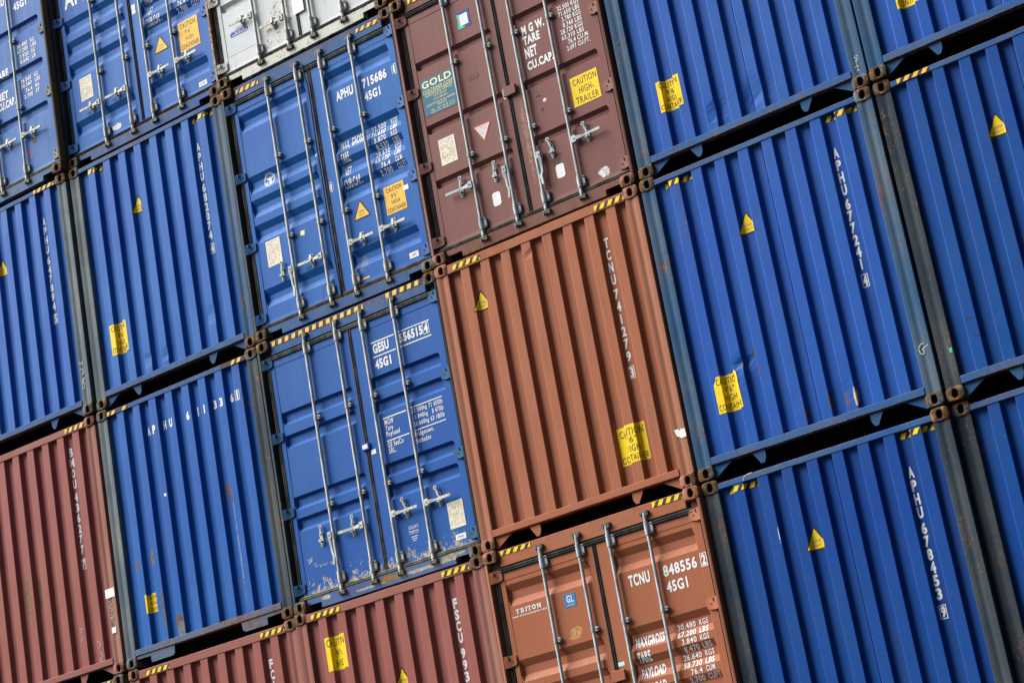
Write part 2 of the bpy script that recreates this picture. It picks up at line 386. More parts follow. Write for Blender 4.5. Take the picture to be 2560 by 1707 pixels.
def arc_map(u0):
    pts = [(u0, prof_y(u0))] + [p for p in PROF if p[0] > u0]
    S = [0.0]
    for a, b in zip(pts, pts[1:]): S.append(S[-1] + math.hypot(b[0] - a[0], b[1] - a[1]))
    def s2u(s):
        if s <= 0: return u0 + s
        for i in range(len(S) - 1):
            if s <= S[i + 1]: return pts[i][0] + (pts[i + 1][0] - pts[i][0]) * (s - S[i]) / max(1e-9, S[i + 1] - S[i])
        return pts[-1][0]
    def u2s(u):
        if u <= u0: return u - u0
        for i in range(len(S) - 1):
            if u <= pts[i + 1][0]: return S[i] + (S[i + 1] - S[i]) * (u - pts[i][0]) / max(1e-9, pts[i + 1][0] - pts[i][0])
        return S[-1]
    return s2u, u2s
from mathutils import noise as mn
def dent_y(u, v, sd, dents):
    d = 0.0035 * mn.noise(Vector((u * 1.7 + sd, v * 0.9, sd))) + 0.0015 * mn.noise(Vector((u * 5 + sd, v * 3, sd * 2)))
    for (a, b, ru, rv, dep) in dents:
        q = ((u - a) / ru) ** 2 + ((v - b) / rv) ** 2
        if q < 1: d += dep * (1 - q) ** 2 * (1 + 0.5 * mn.noise(Vector((u * 14, v * 14, 3))))
    return d

def corrugated_wall(name, mat, parent, v0, v1, sd, dents):
    me_v = []; rows = 46; n = len(PROF)
    for j in range(rows + 1):
        v = v0 + (v1 - v0) * j / rows
        for (u, y) in PROF: me_v.append((U(u), y + dent_y(u, v, sd, dents), v))
    fs = [(j * n + i, j * n + i + 1, (j + 1) * n + i + 1, (j + 1) * n + i) for j in range(rows) for i in range(n - 1)]
    me = bpy.data.meshes.new(name); me.from_pydata(me_v, [], fs); me.materials.append(mat)
    return link(name, me, parent)

# ------------------------------------------------------------------ pieces shared by many containers (mesh data cached)
CACHE = {}
def cached(key, fn):
    if key not in CACHE:
        o = fn(); CACHE[key] = o.data; bpy.data.objects.remove(o)
    return CACHE[key]
def casting_mesh(mat):
    b = MB(); w, h, d = 0.166, 0.118, 0.17; cw, chh = 0.028, 0.040; ch = 0.007; n = 24
    def sq(t, W_, H_, r):     # rounded rectangle point by angle
        c, s = math.cos(t), math.sin(t); e = 5.0
        k = (abs(c / W_) ** e + abs(s / H_) ** e) ** (-1 / e); return c * k, s * k
    ang = [2 * math.pi * (k + .5) / n for k in range(n)]
    def ring(y, W_, H_): return [(x, y, z) for x, z in (sq(t, W_, H_, 0) for t in ang)]
    def oval(y, a, c2):
        out = []
        for t in ang:
            c, s = math.cos(t), math.sin(t); e = 2.6
            k = (abs(c / a) ** e + abs(s / c2) ** e) ** (-1 / e); out.append((c * k, y, s * k))
        return out
    b.rings([ring(d, w / 2, h / 2), ring(ch, w / 2, h / 2), ring(0.002, w / 2 - ch * .6, h / 2 - ch * .6), ring(0, w / 2 - ch, h / 2 - ch), oval(0.0, cw + .003, chh + .003), oval(0.004, cw, chh), oval(0.03, cw, chh)], 0, cap=False)
    q = len(b.v) - n
    b.f.append(tuple(q + k for k in range(n))); b.m.append(1)
    return b.build('corner_casting', [mat, M['cavity_shade']], smooth=True)
def rod_mesh(mat):
    b = MB()
    b.cyl((0, 0, 0.10), (0, 0, 2.80), 0.0165, n=14)
    for z0, z1, sgn in ((0.055, 0.125, 1), (2.765, 2.835, -1)):
        # cam head: collar, two hooked jaws and the keeper block behind
        zc = (z0 + z1) / 2
        b.cyl((0, 0, zc + .03 * sgn), (0, 0, zc + 0.055 * sgn), 0.021, 0.017, 12, 0)
        b.box(-0.030, 0.028, -0.012, 0.012, zc - 0.022, zc + 0.020, 1, 0.004)
        b.prism([(-0.045, zc - 0.02), (-0.025, zc - 0.032), (-0.018, zc + 0.006), (-0.036, zc + 0.020)], -0.016, 0.006, 1)
        b.prism([(0.020, zc - 0.030), (0.048, zc - 0.018), (0.042, zc + 0.016), (0.022, zc + 0.010)], -0.014, 0.014, 1)
        b.box(-0.052, 0.056, 0.012, 0.030, zc - 0.030, zc + 0.026, 1, 0.004)
        b.cyl((0.036, -0.018, zc - .002), (0.036, 0.01, zc - .002), 0.009, n=8, mi=2)
    return b.build('lock_rod', [mat, M['grease'], M['bolt']], smooth=True)
def bearing_mesh(mat):
    b = MB()
    b.cyl((0, 0, -0.055), (0, 0, 0.055), 0.0245, n=14)
    b.cyl((0, 0, -0.062), (0, 0, -0.055), 0.021, n=14); b.cyl((0, 0, 0.055), (0, 0, 0.062), 0.021, n=14)
    b.box(-0.03, 0.054, 0.010, 0.03, -0.048, 0.048, 0)
    b.prism([(0.02, -0.05), (0.052, -0.05), (0.060, -0.038), (0.060, 0.038), (0.052, 0.05), (0.02, 0.05)], 0.002, 0.010, 0, .002)
    for z in (-0.036, 0.036):
        b.cyl((0.046, -0.005, z), (0.046, 0.004, z), 0.008, n=8, mi=1)
        b.cyl((-0.012, -0.0235, z), (-0.012, -0.018, z), 0.004, n=6, mi=2)
    return b.build('rod_bearing', [mat, M['bolt'], M['black']], smooth=True)
def guide_mesh(mat):
    b = MB()
    b.cyl((0, 0, -0.020), (0, 0, 0.020), 0.0215, n=14)
    b.prism([(0.012, -0.018), (0.046, -0.020), (0.060, -0.008), (0.060, 0.012), (0.050, 0.022), (0.012, 0.020)], -0.004, 0.006, 0, .002)
    b.box(-0.02, 0.05, 0.006, 0.03, -0.016, 0.016)
    b.cyl((0.046, -0.010, 0.002), (0.046, 0.0, 0.002), 0.009, n=8, mi=1)
    b.cyl((-0.012, -0.021, 0.0), (-0.012, -0.015, 0.0), 0.004, n=6, mi=2)
    return b.build('rod_guide', [mat, M['bolt'], M['black']], smooth=True)
def handle_mesh(mat, hang):
    b = MB()     # reaches towards +x (or hangs down), hub pinned beside the rod
    b.box(0.012, 0.064, -0.020, 0.014, -0.036, 0.036, 0, 0.006)
    b.cyl((0.044, -0.024, 0.0), (0.044, -0.016, 0.0), 0.007, n=8, mi=1)
    if not hang:
        prof = [(0.06, -0.018, 0.020), (0.10, -0.014, 0.017), (0.15, -0.004, 0.010), (0.20, -0.010, 0.013), (0.24, -0.014, 0.014), (0.345, -0.016, 0.014)]
        b.rings([[(x, y - .005, -h), (x, y + .005, -h), (x, y + .005, h), (x, y - .005, h)] for x, y, h in prof])
    else:
        prof = [(0.046, -0.030, -0.014, 0.018), (0.044, -0.10, -0.004, 0.013), (0.042, -0.17, -0.002, 0.010), (0.024, -0.21, -0.010, 0.012), (0.034, -0.30, -0.014, 0.012)]
        b.rings([[(x - h, y - .005, z), (x - h, y + .005, z), (x + h, y + .005, z), (x + h, y - .005, z)] for x, z, y, h in prof])
    return b.build('handle', [mat, M['bolt']], smooth=True)
def keeper_mesh(mat, openk):
    b = MB()
    def slot(z0, z1, hw, y0, y1, x=0.0):
        pts = []
        for k in range(7): a = math.pi * k / 6; pts.append((x + hw * math.cos(a), z1 - hw + hw * math.sin(a)))
        for k in range(7): a = math.pi + math.pi * k / 6; pts.append((x + hw * math.cos(a), z0 + hw + hw * math.sin(a)))
        b.prism(pts, y0, y1, 0, .002)
    slot(-0.075, 0.075, 0.021, 0.026, 0.034)
    for z in (-0.055, 0.055): b.cyl((0, 0.020, z), (0, 0.028, z), 0.009, n=8, mi=1)
    b.box(-0.014, 0.014, -0.006, 0.028, -0.030, -0.016); b.box(-0.016, 0.016, -0.008, 0.002, -0.030, 0.0)
    if openk:
        b.rings([[(-0.010, 0.004, .03), (-0.010, 0.012, .03), (.010, .012, .03), (.010, .004, .03)], [(-.03, .002, .115), (-.03, .010, .115), (-.012, .010, .12), (-.012, .002, .12)]])
        b.cyl((-0.02, 0.0, .118), (-0.02, 0.014, .118), 0.022, n=10); b.cyl((-0.02, -0.003, .118), (-0.02, 0.002, .118), 0.010, n=8, mi=1)
    else:
        b.rings([[(-0.012, -0.006, .062), (-0.012, 0.006, .062), (.012, .006, .062), (.012, -.006, .062)], [(-.014, -.022, -.004), (-.014, -.012, -.004), (.012, -.012, -.012), (.012, -.022, -.012)]])
        b.cyl((-0.035, -0.008, .012), (0.03, -0.012, .030), 0.006, n=8)
    return b.build('handle_keeper', [mat, M['bolt']], smooth=True)
def hinge_mesh(mat):
    b = MB()    # pivot on the post at x = 0, blade reaching +x onto the door
    b.cyl((0, 0.022, -0.062), (0, 0.022, 0.062), 0.018, n=10)
    b.rings([[(x, y, -h + sk), (x, y + .012, -h + sk), (x, y + .012, h + sk), (x, y, h + sk)] for x, y, h, sk in
             ((0.0, 0.004, 0.056, 0), (0.045, 0.010, 0.056, 0), (0.075, 0.030, 0.054, 0.002), (0.125, 0.032, 0.048, 0.005), (0.142, 0.034, 0.034, 0.008))])
    b.box(0.052, 0.062, 0.004, 0.018, 0.02, 0.05); b.cyl((0.095, 0.024, 0.004), (0.095, 0.034, 0.004), 0.007, n=6)
    return b.build('hinge', [mat], smooth=True)

# ------------------------------------------------------------------ the container
def empty(name, loc, label, cat, group=None):
    o = bpy.data.objects.new(name, None); COL.objects.link(o); o.location = loc
    o.empty_display_size = 0.3
    o['label'] = label; o['category'] = cat
    if group: o['group'] = group
    return o
DX = {(0,0):(.028,-.015),(0,1):(.025,.019),(0,2):(0,.040),(0,3):(-.003,.017),(1,0):(.006,.071),(1,1):(.019,.049),(1,2):(.006,.038),(1,3):(.031,.020),
      (2,0):(-.017,.011),(2,1):(.004,.020),(2,2):(.003,.006),(2,3):(.046,-.066),(3,1):(-.026,-.011),(3,2):(-.017,-.024),(3,3):(.016,-.081),
      (4,1):(-.013,-.006),(4,2):(-.015,-.033),(4,3):(-.004,-.032),(5,1):(-.023,-.037),(5,2):(-.032,-.013),(5,3):(-.033,.027)}
LEN = 12.192
def shell(c, r, label, kind, post, group=None, at=None):
    """root, body, castings: common to both ends"""
    dx, dy = DX.get((c, r), (0.0, 0.0))
    x0, y0 = at or (c * CP + dx, dy)
    root = empty('shipping_container', (x0 + HW, y0, Z0 - (r + 1) * PIT + GZ / 2), label, 'shipping container', group or 'stacked shipping containers')
    pm = body_mat(kind)
    def side():
        b = MB(); n = int((LEN - .3) / 0.07)      # trapezoid corrugated side wall
        pts = []
        for k in range(0, 42):
            y = 0.15 + k * 0.278
            pts += [(0.020, y), (0.020, y + .072), (0.056, y + .14), (0.056, y + .21)]
        pts.append((0.020, LEN - .16))
        b.rings([[(x, y, 0.16) for x, y in pts] + [(0.062, LEN - .16, 0.16), (0.062, .15, .16)], [(x, y, 2.80) for x, y in pts] + [(0.062, LEN - .16, 2.80), (0.062, .15, 2.80)]])
        b.box(0.004, 0.062, 0.165, LEN - .165, 0.0 + .012, 0.165)
        b.box(0.004, 0.064, 0.165, LEN - .165, 2.80, 2.872)
        return b.build('side_wall', [pm])
    sm = cached(('side', kind), side)
    a = link('side_wall', sm, root, (-HW, 0, 0)); a2 = link('side_wall', sm, root, (HW, 0, 0)); a2.scale = (-1, 1, 1)
    def roof(): b = MB(); b.box(U(.06), U(W - .06), 0.07, LEN - .06, 2.855, 2.872); return b.build('roof', [pm])
    link('roof', cached(('roof', kind), roof), root)
    def floor():
        b = MB(); b.box(U(.064), U(W - .064), 0.09, LEN - .06, 0.13, 0.18)
        for k in range(38): b.box(U(.064), U(W - .064), 0.35 + k * .305, 0.40 + k * .305, 0.05, 0.13)
        return b.build('floor', [M['under']])
    link('floor', cached('floor', floor), root)
    def rear(): b = MB(); b.box(U(.0), U(W), LEN - .06, LEN - .003, .12, 2.86); return b.build('rear_wall', [pm])
    link('rear_wall', cached(('rear', kind), rear), root)
    cm = cached(('cast', kind), lambda: casting_mesh(M[{'blue': 'cast_blue', 'brown': 'cast_brown', 'red': 'cast_red', 'maroon': 'cast_red', 'white': 'cast_white', 'black': 'cast_blue'}[kind]]))
    for x in (0.083, W - 0.083):
        for z in (0.059, H - 0.059):
            link('corner_casting', cm, root, (U(x), -0.004, z))
            o = link('corner_casting', cm, root, (U(x), LEN + .004, z)); o.rotation_euler = (0, 0, math.pi)
    return root
_bm = {}
def body_mat(kind):
    if kind not in _bm: _bm[kind] = paint('body_paint_' + kind, PCOL[kind])
    return _bm[kind]

def front_end(root, kind, wall, rail_top=(2.800, 2.853), rail_mat=None, post=('post_blue', 'post_blue'), dents=(), lugs='lug', brail=None, sd=0.0, lug_mat=None, rail_bot=None):
    rm = M[rail_mat or {'blue': 'rail_blue', 'brown': 'rail_brown', 'red': 'rail_red'}[kind]]
    def post_m(pm):
        def f():
            # folded steel post with a shallow hollow down its face
            pr = [(0.004, 0.12), (0.004, 0.012), (0.010, 0.006), (0.050, 0.006), (0.064, 0.010), (0.078, 0.013), (0.094, 0.013), (0.108, 0.008), (0.120, 0.006), (0.150, 0.006), (0.157, 0.012), (0.158, 0.12)]
            b = MB(); b.rings([[(x, y, z) for x, y in pr] for z in (0.117, H - 0.117)])
            return b.build('corner_post', [M[pm]], smooth=True)
        return cached(('fpost', pm), f)
    link('corner_post', post_m(post[0]), root, (-HW, 0, 0))
    o = link('corner_post', post_m(post[1]), root, (HW, 0, 0)); o.scale = (-1, 1, 1)
    t0, t1 = rail_top
    b = MB(); n = 24
    def rail(name, z0, z1, mat, wob):
        b = MB(); secs = []
        for k in range(n + 1):
            u = 0.159 + (2.279 - 0.159) * k / n
            w = wob * mn.noise(Vector((u * 3.1 + sd * 7, z0, sd))) if 0 < k < n else 0
            w2 = wob * mn.noise(Vector((u * 5.3 + sd * 5, z1, sd + 4))) if 0 < k < n else 0
            c = 0.005
            secs.append([(U(u), c + w, z0 + w2), (U(u), 0.0 + w, z0 + c + w2), (U(u), 0.0 + w, z1 - c + w2), (U(u), c + w, z1 + w2), (U(u), 0.07, z1 + w2), (U(u), 0.07, z0 + w2)])
        b.rings(secs); return b.build(name, [mat], root)
    rail('top_rail', t0, t1, rm, 0.003)
    bmt = M[rail_bot] if rail_bot else rm
    rail('bottom_rail', 0.119, 0.187, bmt, 0.003)
    corrugated_wall('end_wall', wall, root, 0.187, t0, sd, dents)
    b = MB(); b.box(U(.16), U(2.278), 0.10, 0.115, 0.19, t1 - .004); b.build('inner_lining', [M['under']], root)
    lm = M[lug_mat] if lug_mat else (M['lug_blue'] if kind == 'blue' else bmt)
    def gus(s):
        b = MB(); pts = [(0.163, 0.117), (0.163, 0.008), (0.182, 0.012), (0.352, 0.110), (0.352, 0.117)]
        pts = [(U(p[0]) * s, p[1]) for p in pts]
        b.prism(pts, 0.028, 0.040); b.build('gusset', [lm], root)
    def lug(u):
        for lo, pts in ((0, [(-.070, .116), (-.066, .102), (-.004, .004), (.030, .004), (.053, .044), (.056, .116)]),):
            b = MB(); b.prism([(U(u + x) if u < HW else U(u - x), z) for x, z in pts], 0.022, 0.034); b.build('locating_lug', [lm], root)
    if lugs == 'lug':
        gus(1); gus(-1); lug(0.640); lug(W - 0.640)
    else:      # forklift style plates with a notch beside the castings
        for s in (1, -1):
            b = MB(); pts = [(0.166, 0.116), (0.166, 0.086), (0.372, 0.082), (0.372, 0.016), (0.385, 0.010), (0.690, 0.012), (0.722, 0.035), (0.730, 0.116)]
            b.prism([(U(p[0]) * s, p[1]) for p in pts], 0.010, 0.020); b.build('skirt_plate', [lm], root)

BR_U = [p[0] for p in PROF]
def on_wall(fl, name, mats, root, smap=None, parent=None, off=0.0012, sd=0.0, dents=()):
    return wrap(fl, name, mats, parent or root, lambda u, v: prof_y(u) + dent_y(u, v, sd, dents), off, BR_U if smap is not None else [x for x in BR_U], (), smap)
def caution(root, u0, v0, v1, lines=('CAUTION', "9'6\"", 'HIGH', 'CONTAINER'), width=0.305, sd=0.0, dents=(), rag=None, rows=None):
    sm = arc_map(u0); fl = Flat(); h = v1 - v0; w = width
    if rag: fl.poly([(x * w, v0 + y * h) for x, y in rag])
    else: fl.rect(0, w, v0, v1)
    # slice the sheet vertically so that it follows the ripple of the panel
    st = on_wall(fl, 'caution_sticker', [M['yellow']], root, sm, None, 0.0015, sd, dents)
    tx = Flat()
    if rows is None:
        rows = ((lines[0], .09, .91, .76, .94), (lines[1], .33, .67, .53, .70), (lines[2], .30, .70, .30, .47), (lines[3], .04, .96, .06, .23))
    for s, a, b, c, d in rows: tx.text(s, a * w, b * w, v0 + c * h, v0 + d * h, 0.0)
    on_wall(tx, 'lettering', [M['black']], root, sm, st, 0.0027, sd, dents)
def triangle_flat(w, h, x0, y0, mi_b=1, mi_y=0):
    fl = Flat()
    def tri(ins, r):
        cx, cy = x0 + w / 2, y0 + h / 3
        P = [(x0, y0), (x0 + w, y0), (x0 + w / 2, y0 + h)]
        P = [(cx + (a - cx) * (1 - ins), cy + (b - cy) * (1 - ins)) for a, b in P]
        out = []
        for i in range(3):
            A, B, C = Vector(P[i - 1]), Vector(P[i]), Vector(P[(i + 1) % 3])
            p0 = B + (A - B).normalized() * r; p1 = B + (C - B).normalized() * r
            for k in range(5): q = k / 4; out.append(tuple(p0 * (1 - q) ** 2 + B * 2 * q * (1 - q) + p1 * q * q))
        return out
    fl.poly(tri(0, 0.026), mi_b); fl.poly(tri(0.20, 0.008), mi_y, 0.0008)
    return fl
def super_heavy(root, u0, v0, sd=0.0, w=0.255, h=0.222):
    sm = arc_map(u0)
    st = on_wall(triangle_flat(w, h, 0, v0), 'warning_triangle', [M['yellow'], M['black']], root, sm, None, 0.0014, sd)
    tx = Flat(); tx.text('SUPER', w * .33, w * .67, v0 + .072, v0 + .093, 0.0); tx.text('HEAVY', w * .33, w * .67, v0 + .036, v0 + .057, 0.0)
    on_wall(tx, 'lettering', [M['greytext']], root, sm, st, 0.0036, sd)
def serial(root, letters, digits, check, top, uc=1.986, lp=0.116, dp=0.111, gap=0.483, boxgap=1.180, h=0.099, w=0.052, sd=0.0, bold=0.048):
    fl = Flat(); f2 = Flat(); f3 = Flat()
    def put(fl, ch, t):
        ww = w * (0.30 if ch in '1I' else 1.2 if ch in 'M' else 1.0)
        fl.text(ch, uc - ww / 2, uc + ww / 2, t - h, t, bold)
    for i, ch in enumerate(letters): put(fl, ch, top - i * lp)
    for i, ch in enumerate(digits): put(f2, ch, top - gap - i * dp)
    if check:
        t = top - boxgap; f3.frame(uc - .033, uc + .033, t - .118, t, .0065)
        f3.text(check, uc - w * .42, uc + w * .42, t - .108, t - .010, bold)
    for f_, nm in ((fl, 'owner_code'), (f2, 'serial_number'), (f3, 'check_digit')): on_wall(f_, nm, [M['letter']], root, None, None, 0.001, sd)
def rail_tape(root, u0, u1, v0, v1, y=0.0, amber=False, **kw):
    return wrap(tape(u0, u1, v0, v1, **kw), 'hazard_tape', [M['amber' if amber else 'yellow'], M['black']], root, lambda u, v: y, 0.0035)
def door_tape(root, u0, u1, v0, v1, **kw):
    return rail_tape(root, u0 - .026, u1 - .026, v0 + .012, v1 + .012, y=.034, **kw)
def wall_tape(root, u0, u1, v0, v1, sd=0.0, **kw):
    sm = arc_map(u0); L = sm[1](u1)
    fl = tape(0, L, v0, v1, **kw)
    return on_wall(fl, 'hazard_tape', [M['yellow'], M['black']], root, sm, None, 0.0015, sd)
def chalk(root, strokes, y=0.006, w=0.007, mat='chalk'):
    fl = Flat()
    for s in strokes: fl.stroke(s, w)
    return wrap(fl, 'chalk_writing', [M[mat]], root, (lambda u, v: y) if not callable(y) else y, 0.0015)

# ------------------------------------------------------------------ door end
FY = 0.047                                  # face of the door frame
def band_soft(t): return [(t, 0), (t - .068, 1), (t - .128, 1), (t - .200, 0)]
def band_flat(t): return [(t, 0), (t - .066, 1), (t - .142, 1), (t - .208, 0)]
def band_sharp(t): return [(t, 0), (t - .026, 1), (t - .098, 1), (t - .140, 0)]
def band_step(t): return [(t, 0), (t - .034, 1), (t - .078, 1), (t - .102, 0)]
RODS = (0.645, 1.068, 1.410, 1.833)
def door_end(root, kind, wall, bands, post='post_dark', rod='rod', guides=(1.90, 0.99), handle_v=0.627, hang=(), rods=RODS, gasket='gasket', sill=None, head=None,
             hinge_v=(2.645, 1.842, 1.036, 0.238), hinge_mat=None, open_keep=False, cut=True, gasket_sill=None, handles=None, clip_v=None, frame_mat=None, sd=0.0):
    sm = M[sill or {'blue': 'rail_blue', 'brown': 'rail_brown', 'maroon': 'rail_maroon', 'white': 'rail_white'}[kind]]
    hm = M[head or {'blue': 'rail_blue', 'brown': 'rail_brown', 'maroon': 'rail_maroon', 'white': 'rail_white'}[kind]]
    gm = M[gasket]; gs = M[gasket_sill or gasket]
    # rear posts: thin outer flange and a deep channel beside the door
    def post_f():
        b = MB(); pr = [(0.004, 0.16), (0.004, 0.006), (0.010, 0.002), (0.032, 0.002), (0.038, 0.010), (0.040, 0.075), (0.150, 0.078), (0.150, 0.16)]
        b.rings([[(x, y, z) for x, y in pr] for z in (0.117, H - 0.117)]); return b.build('corner_post', [M[post]], smooth=True)
    pm = cached(('dpost', post), post_f)
    link('corner_post', pm, root, (-HW, 0, 0)); o = link('corner_post', pm, root, (HW, 0, 0)); o.scale = (-1, 1, 1)
    # header and sill
    b = MB(); b.box(U(.168), U(W - .168), 0.034, 0.12, 2.725, 2.880, 0, 0.006); b.build('door_header', [hm], root)
    b = MB(); nt_, tp = 0.064, 0.121
    a, c2 = 0.185, 0.352
    b.prism([(U(x), z) for x, z in [(.168, nt_), (a, nt_), (c2 - .008, nt_), (c2, nt_ - .008), (c2, .006), (W - c2, .006), (W - c2, nt_ - .008), (W - c2 + .008, nt_), (W - a, nt_), (W - .168, nt_), (W - .168, tp), (.168, tp)]], 0.034, 0.046)
    b.box(U(c2), U(W - c2), 0.0465, 0.11, .006, tp - .003)
    b.build('door_sill', [sm], root)
    for x in (.170, W - .354):
        b = MB(); b.box(U(x), U(x + .184), 0.0465, 0.12, nt_ + .004, tp - .003); b.box(U(x), U(x + .184), 0.11, 0.13, -.004, nt_ + .002); b.build('sill_pocket_shade', [M['cavity_shade']], root)  # dark boxes paint the shade of the open sill cut-outs
    # rod and fitting meshes
    rmat = M[rod]
    rme = cached(('rod', rod), lambda: rod_mesh(rmat)); bme = cached(('bear', rod), lambda: bearing_mesh(rmat)); gme = cached(('guide', rod), lambda: guide_mesh(rmat))
    hme = cached(('hand', rod), lambda: handle_mesh(rmat, False)); hhm = cached(('hang', rod), lambda: handle_mesh(rmat, True))
    kme = cached(('keep', rod), lambda: keeper_mesh(rmat, False)); kmo = cached(('keepo', rod), lambda: keeper_mesh(rmat, True))
    hinge_mat = hinge_mat or {'blue': 'hinge_blue', 'brown': 'rail_brown', 'maroon': 'post_maroon', 'white': 'rail_white'}[kind]
    hg = cached(('hinge', hinge_mat), lambda: hinge_mesh(M[hinge_mat]))
    def warp(u, v): return 0.0022 * mn.noise(Vector((u * 2.2 + sd * 3, v * 2.0, sd + 1.7)))
    doors = []
    for side in (0, 1):
        u0, u1 = (0.122, 1.198) if side == 0 else (1.246, W - 0.070)
        pa, pb = (0.176, 1.142) if side == 0 else (1.392, 2.290)
        us = [u0, pa - .003, pa, pa + .022, pb - .022, pb, pb + .003, u1]
        vs = [(0.155, 'f', 0), (0.168, 'f', 0)]
        rows = [(2.694, -1), (2.598, -1), (2.595, 0)]
        for bt in bands: rows += bt
        rows += [(0.205, 0), (0.2, 0), (0.155, -1)]
        nx = 10
        gridu = [u0, pa - .004, pa] + [pa + .022 + (pb - pa - .044) * k / nx for k in range(nx + 1)] + [pb, pb + .004, u1]
        full = []
        for (v, k), (v2, k2) in zip(rows, rows[1:]):
            full.append((v, k))
            if v - v2 > 0.12:
                m_ = int((v - v2) / 0.1)
                full += [(v + (v2 - v) * q / (m_ + 1), k) for q in range(1, m_ + 1)]
        full.append(rows[-1])
        verts = []; faces = []; n = len(gridu)
        for v, k in full:
            for i, u in enumerate(gridu):
                if i < 2 or i >= n - 2: y = FY
                elif k == -1: y = FY
                else: y = FY + 0.004 + (0.036 if k == 1 and 3 <= i <= n - 4 else 0) + warp(u, v)
                verts.append((U(u), y, v))
        for j in range(len(full) - 1):
            for i in range(n - 1): faces.append((j * n + i, (j + 1) * n + i, (j + 1) * n + i + 1, j * n + i + 1))
        # returns of the leaf edges
        e0 = len(verts)
        for (u, v) in ((u0, 2.694), (u1, 2.694), (u1, .155), (u0, .155)): verts += [(U(u), FY, v), (U(u), FY + .05, v)]
        for k in range(4): faces.append((e0 + 2 * k, e0 + 2 * k + 1, e0 + (2 * k + 3) % 8, e0 + (2 * k + 2) % 8))
        me = bpy.data.meshes.new('door'); me.from_pydata(verts, [], faces); me.materials.append(wall)
        bm_ = bmesh.new(); bm_.from_mesh(me); bmesh.ops.recalc_face_normals(bm_, faces=bm_.faces)
        if sum(f.normal.y * f.calc_area() for f in bm_.faces) > 0: bmesh.ops.reverse_faces(bm_, faces=bm_.faces)
        bm_.to_mesh(me); bm_.free()
        d = link('door', me, root); doors.append(d)
        sg = -1 if side == 0 else 1
        for i in (0, 1):
            ri = side * 2 + i; ru = rods[ri]; RYc = 0.020
            link('lock_rod', rme, d, (U(ru), RYc, 0))
            for z in (2.655, 0.238): link('rod_bearing', bme, d, (U(ru), RYc, z))
            for z in guides: link('rod_guide', gme, d, (U(ru), RYc, z))
            hv = handle_v if not handles else handles[ri]
            h = link('handle', hhm if ri in hang else hme, d, (U(ru), RYc - .004, hv)); h.scale = (sg, 1, 1)
            k = link('handle_keeper', kmo if (ri in hang or open_keep) else kme, d, (U(ru + sg * 0.178), RYc - .004, hv)); k.scale = (sg, 1, 1)
        for z in hinge_v:
            hh = link('hinge', hg, d, (U(0.022) if side == 0 else U(W - 0.022), 0.0, z)); hh.scale = (-sg, 1, 1)
        # rubber seal round the leaf
        b = MB()
        def ridge_h(a_, b_, z0, z1):
            m_ = (z1 - z0)
            pr = [(FY + .01, z0), (0.034, z0 + .004), (0.029, z0 + m_ * .28), (0.036, z0 + m_ * .42), (0.030, z0 + m_ * .62), (0.036, z1 - .008), (FY + .01, z1)]
            b.rings([[(U(x), y, z) for y, z in pr] for x in (a_, b_)])
        def ridge_v(a_, b_, z0, z1):
            m_ = b_ - a_
            pr = [(a_, FY + .03), (a_ + .003, 0.042), (a_ + m_ * .3, 0.036), (a_ + m_ * .5, 0.044), (a_ + m_ * .7, 0.037), (b_ - .003, 0.042), (b_, FY + .03)]
            b.rings([[(U(x), y, z) for x, y in pr] for z in (z0, z1)])
        if side == 0: ridge_h(0.06, 1.2215, 2.668, 2.722); ridge_v(0.074, 0.120, 0.15, 2.69)
        else: ridge_h(1.2225, W - .06, 2.668, 2.722); ridge_v(W - 0.068, W - 0.042, 0.15, 2.69); ridge_v(1.1985, 1.2455, 0.124, 2.70)
        b.build('gasket', [gm], d)
        b = MB()
        if side == 0: ridge_h(0.06, 1.2215, 0.1225, 0.170)
        else: ridge_h(1.2225, W - .06, 0.1225, 0.170)
        b.build('sill_gasket', [gs], d)
    def surf(u, v):
        for (pa, pb) in ((0.176, 1.142), (1.392, 2.290)):
            if pa <= u <= pb:
                if v > 2.595: return FY
                for bt in bands:
                    if bt[0][0] >= v >= bt[-1][0] and pa + .02 <= u <= pb - .02:
                        for (a_, k0), (b_, k1) in zip(bt, bt[1:]):
                            if a_ >= v >= b_: return FY + .004 + .036 * (k0 + (k1 - k0) * (a_ - v) / (a_ - b_)) + warp(u, v)
                return FY + .004 + warp(u, v)
        return FY
    br = [x for bt in bands for x, _ in bt]
    def art(fl, name, mats, side=None, off=0.0014, parent=None):
        return wrap(fl, name, mats, parent or (doors[side] if side is not None else root), surf, off + .0008, (.176, .198, 1.12, 1.142, 1.392, 1.414, 2.268, 2.290), br + [2.595])
    if clip_v:
        b = MB(); b.prism([(U(1.172), clip_v - .05), (U(1.315), clip_v - .052), (U(1.325), clip_v + .045), (U(1.178), clip_v + .055)], 0.012, 0.036, 0, .004)
        b.box(U(1.255), U(1.318), 0.010, 0.014, clip_v - .045, clip_v + .04); b.build('overlap_plate', [wall], doors[1])
    return doors, art
def plate(art, side, u0, u1, v0, v1, name='data_plate', rivets=True):
    fl = Flat(); fl.rect(u0, u1, v0, v1, 0)
    h = v1 - v0; w = u1 - u0
    for k in range(15):
        z = v1 - h * (0.07 + 0.058 * k); x = u0 + w * .08
        while x < u1 - w * .12:
            L = w * rnd.uniform(.05, .22); L = min(L, u1 - w * .08 - x)
            if rnd.random() < .72: fl.rect(x, x + L, z - h * .012, z + h * .008, 1, .0006)
            x += L + w * rnd.uniform(.02, .08)
    p = art(fl, name, [M['plate'], M['plate_print']], None)
    return p
M['plate_print'] = simple('worn_print', (0.46, 0.40, 0.29), 0.7, 0, 0.3, 60)
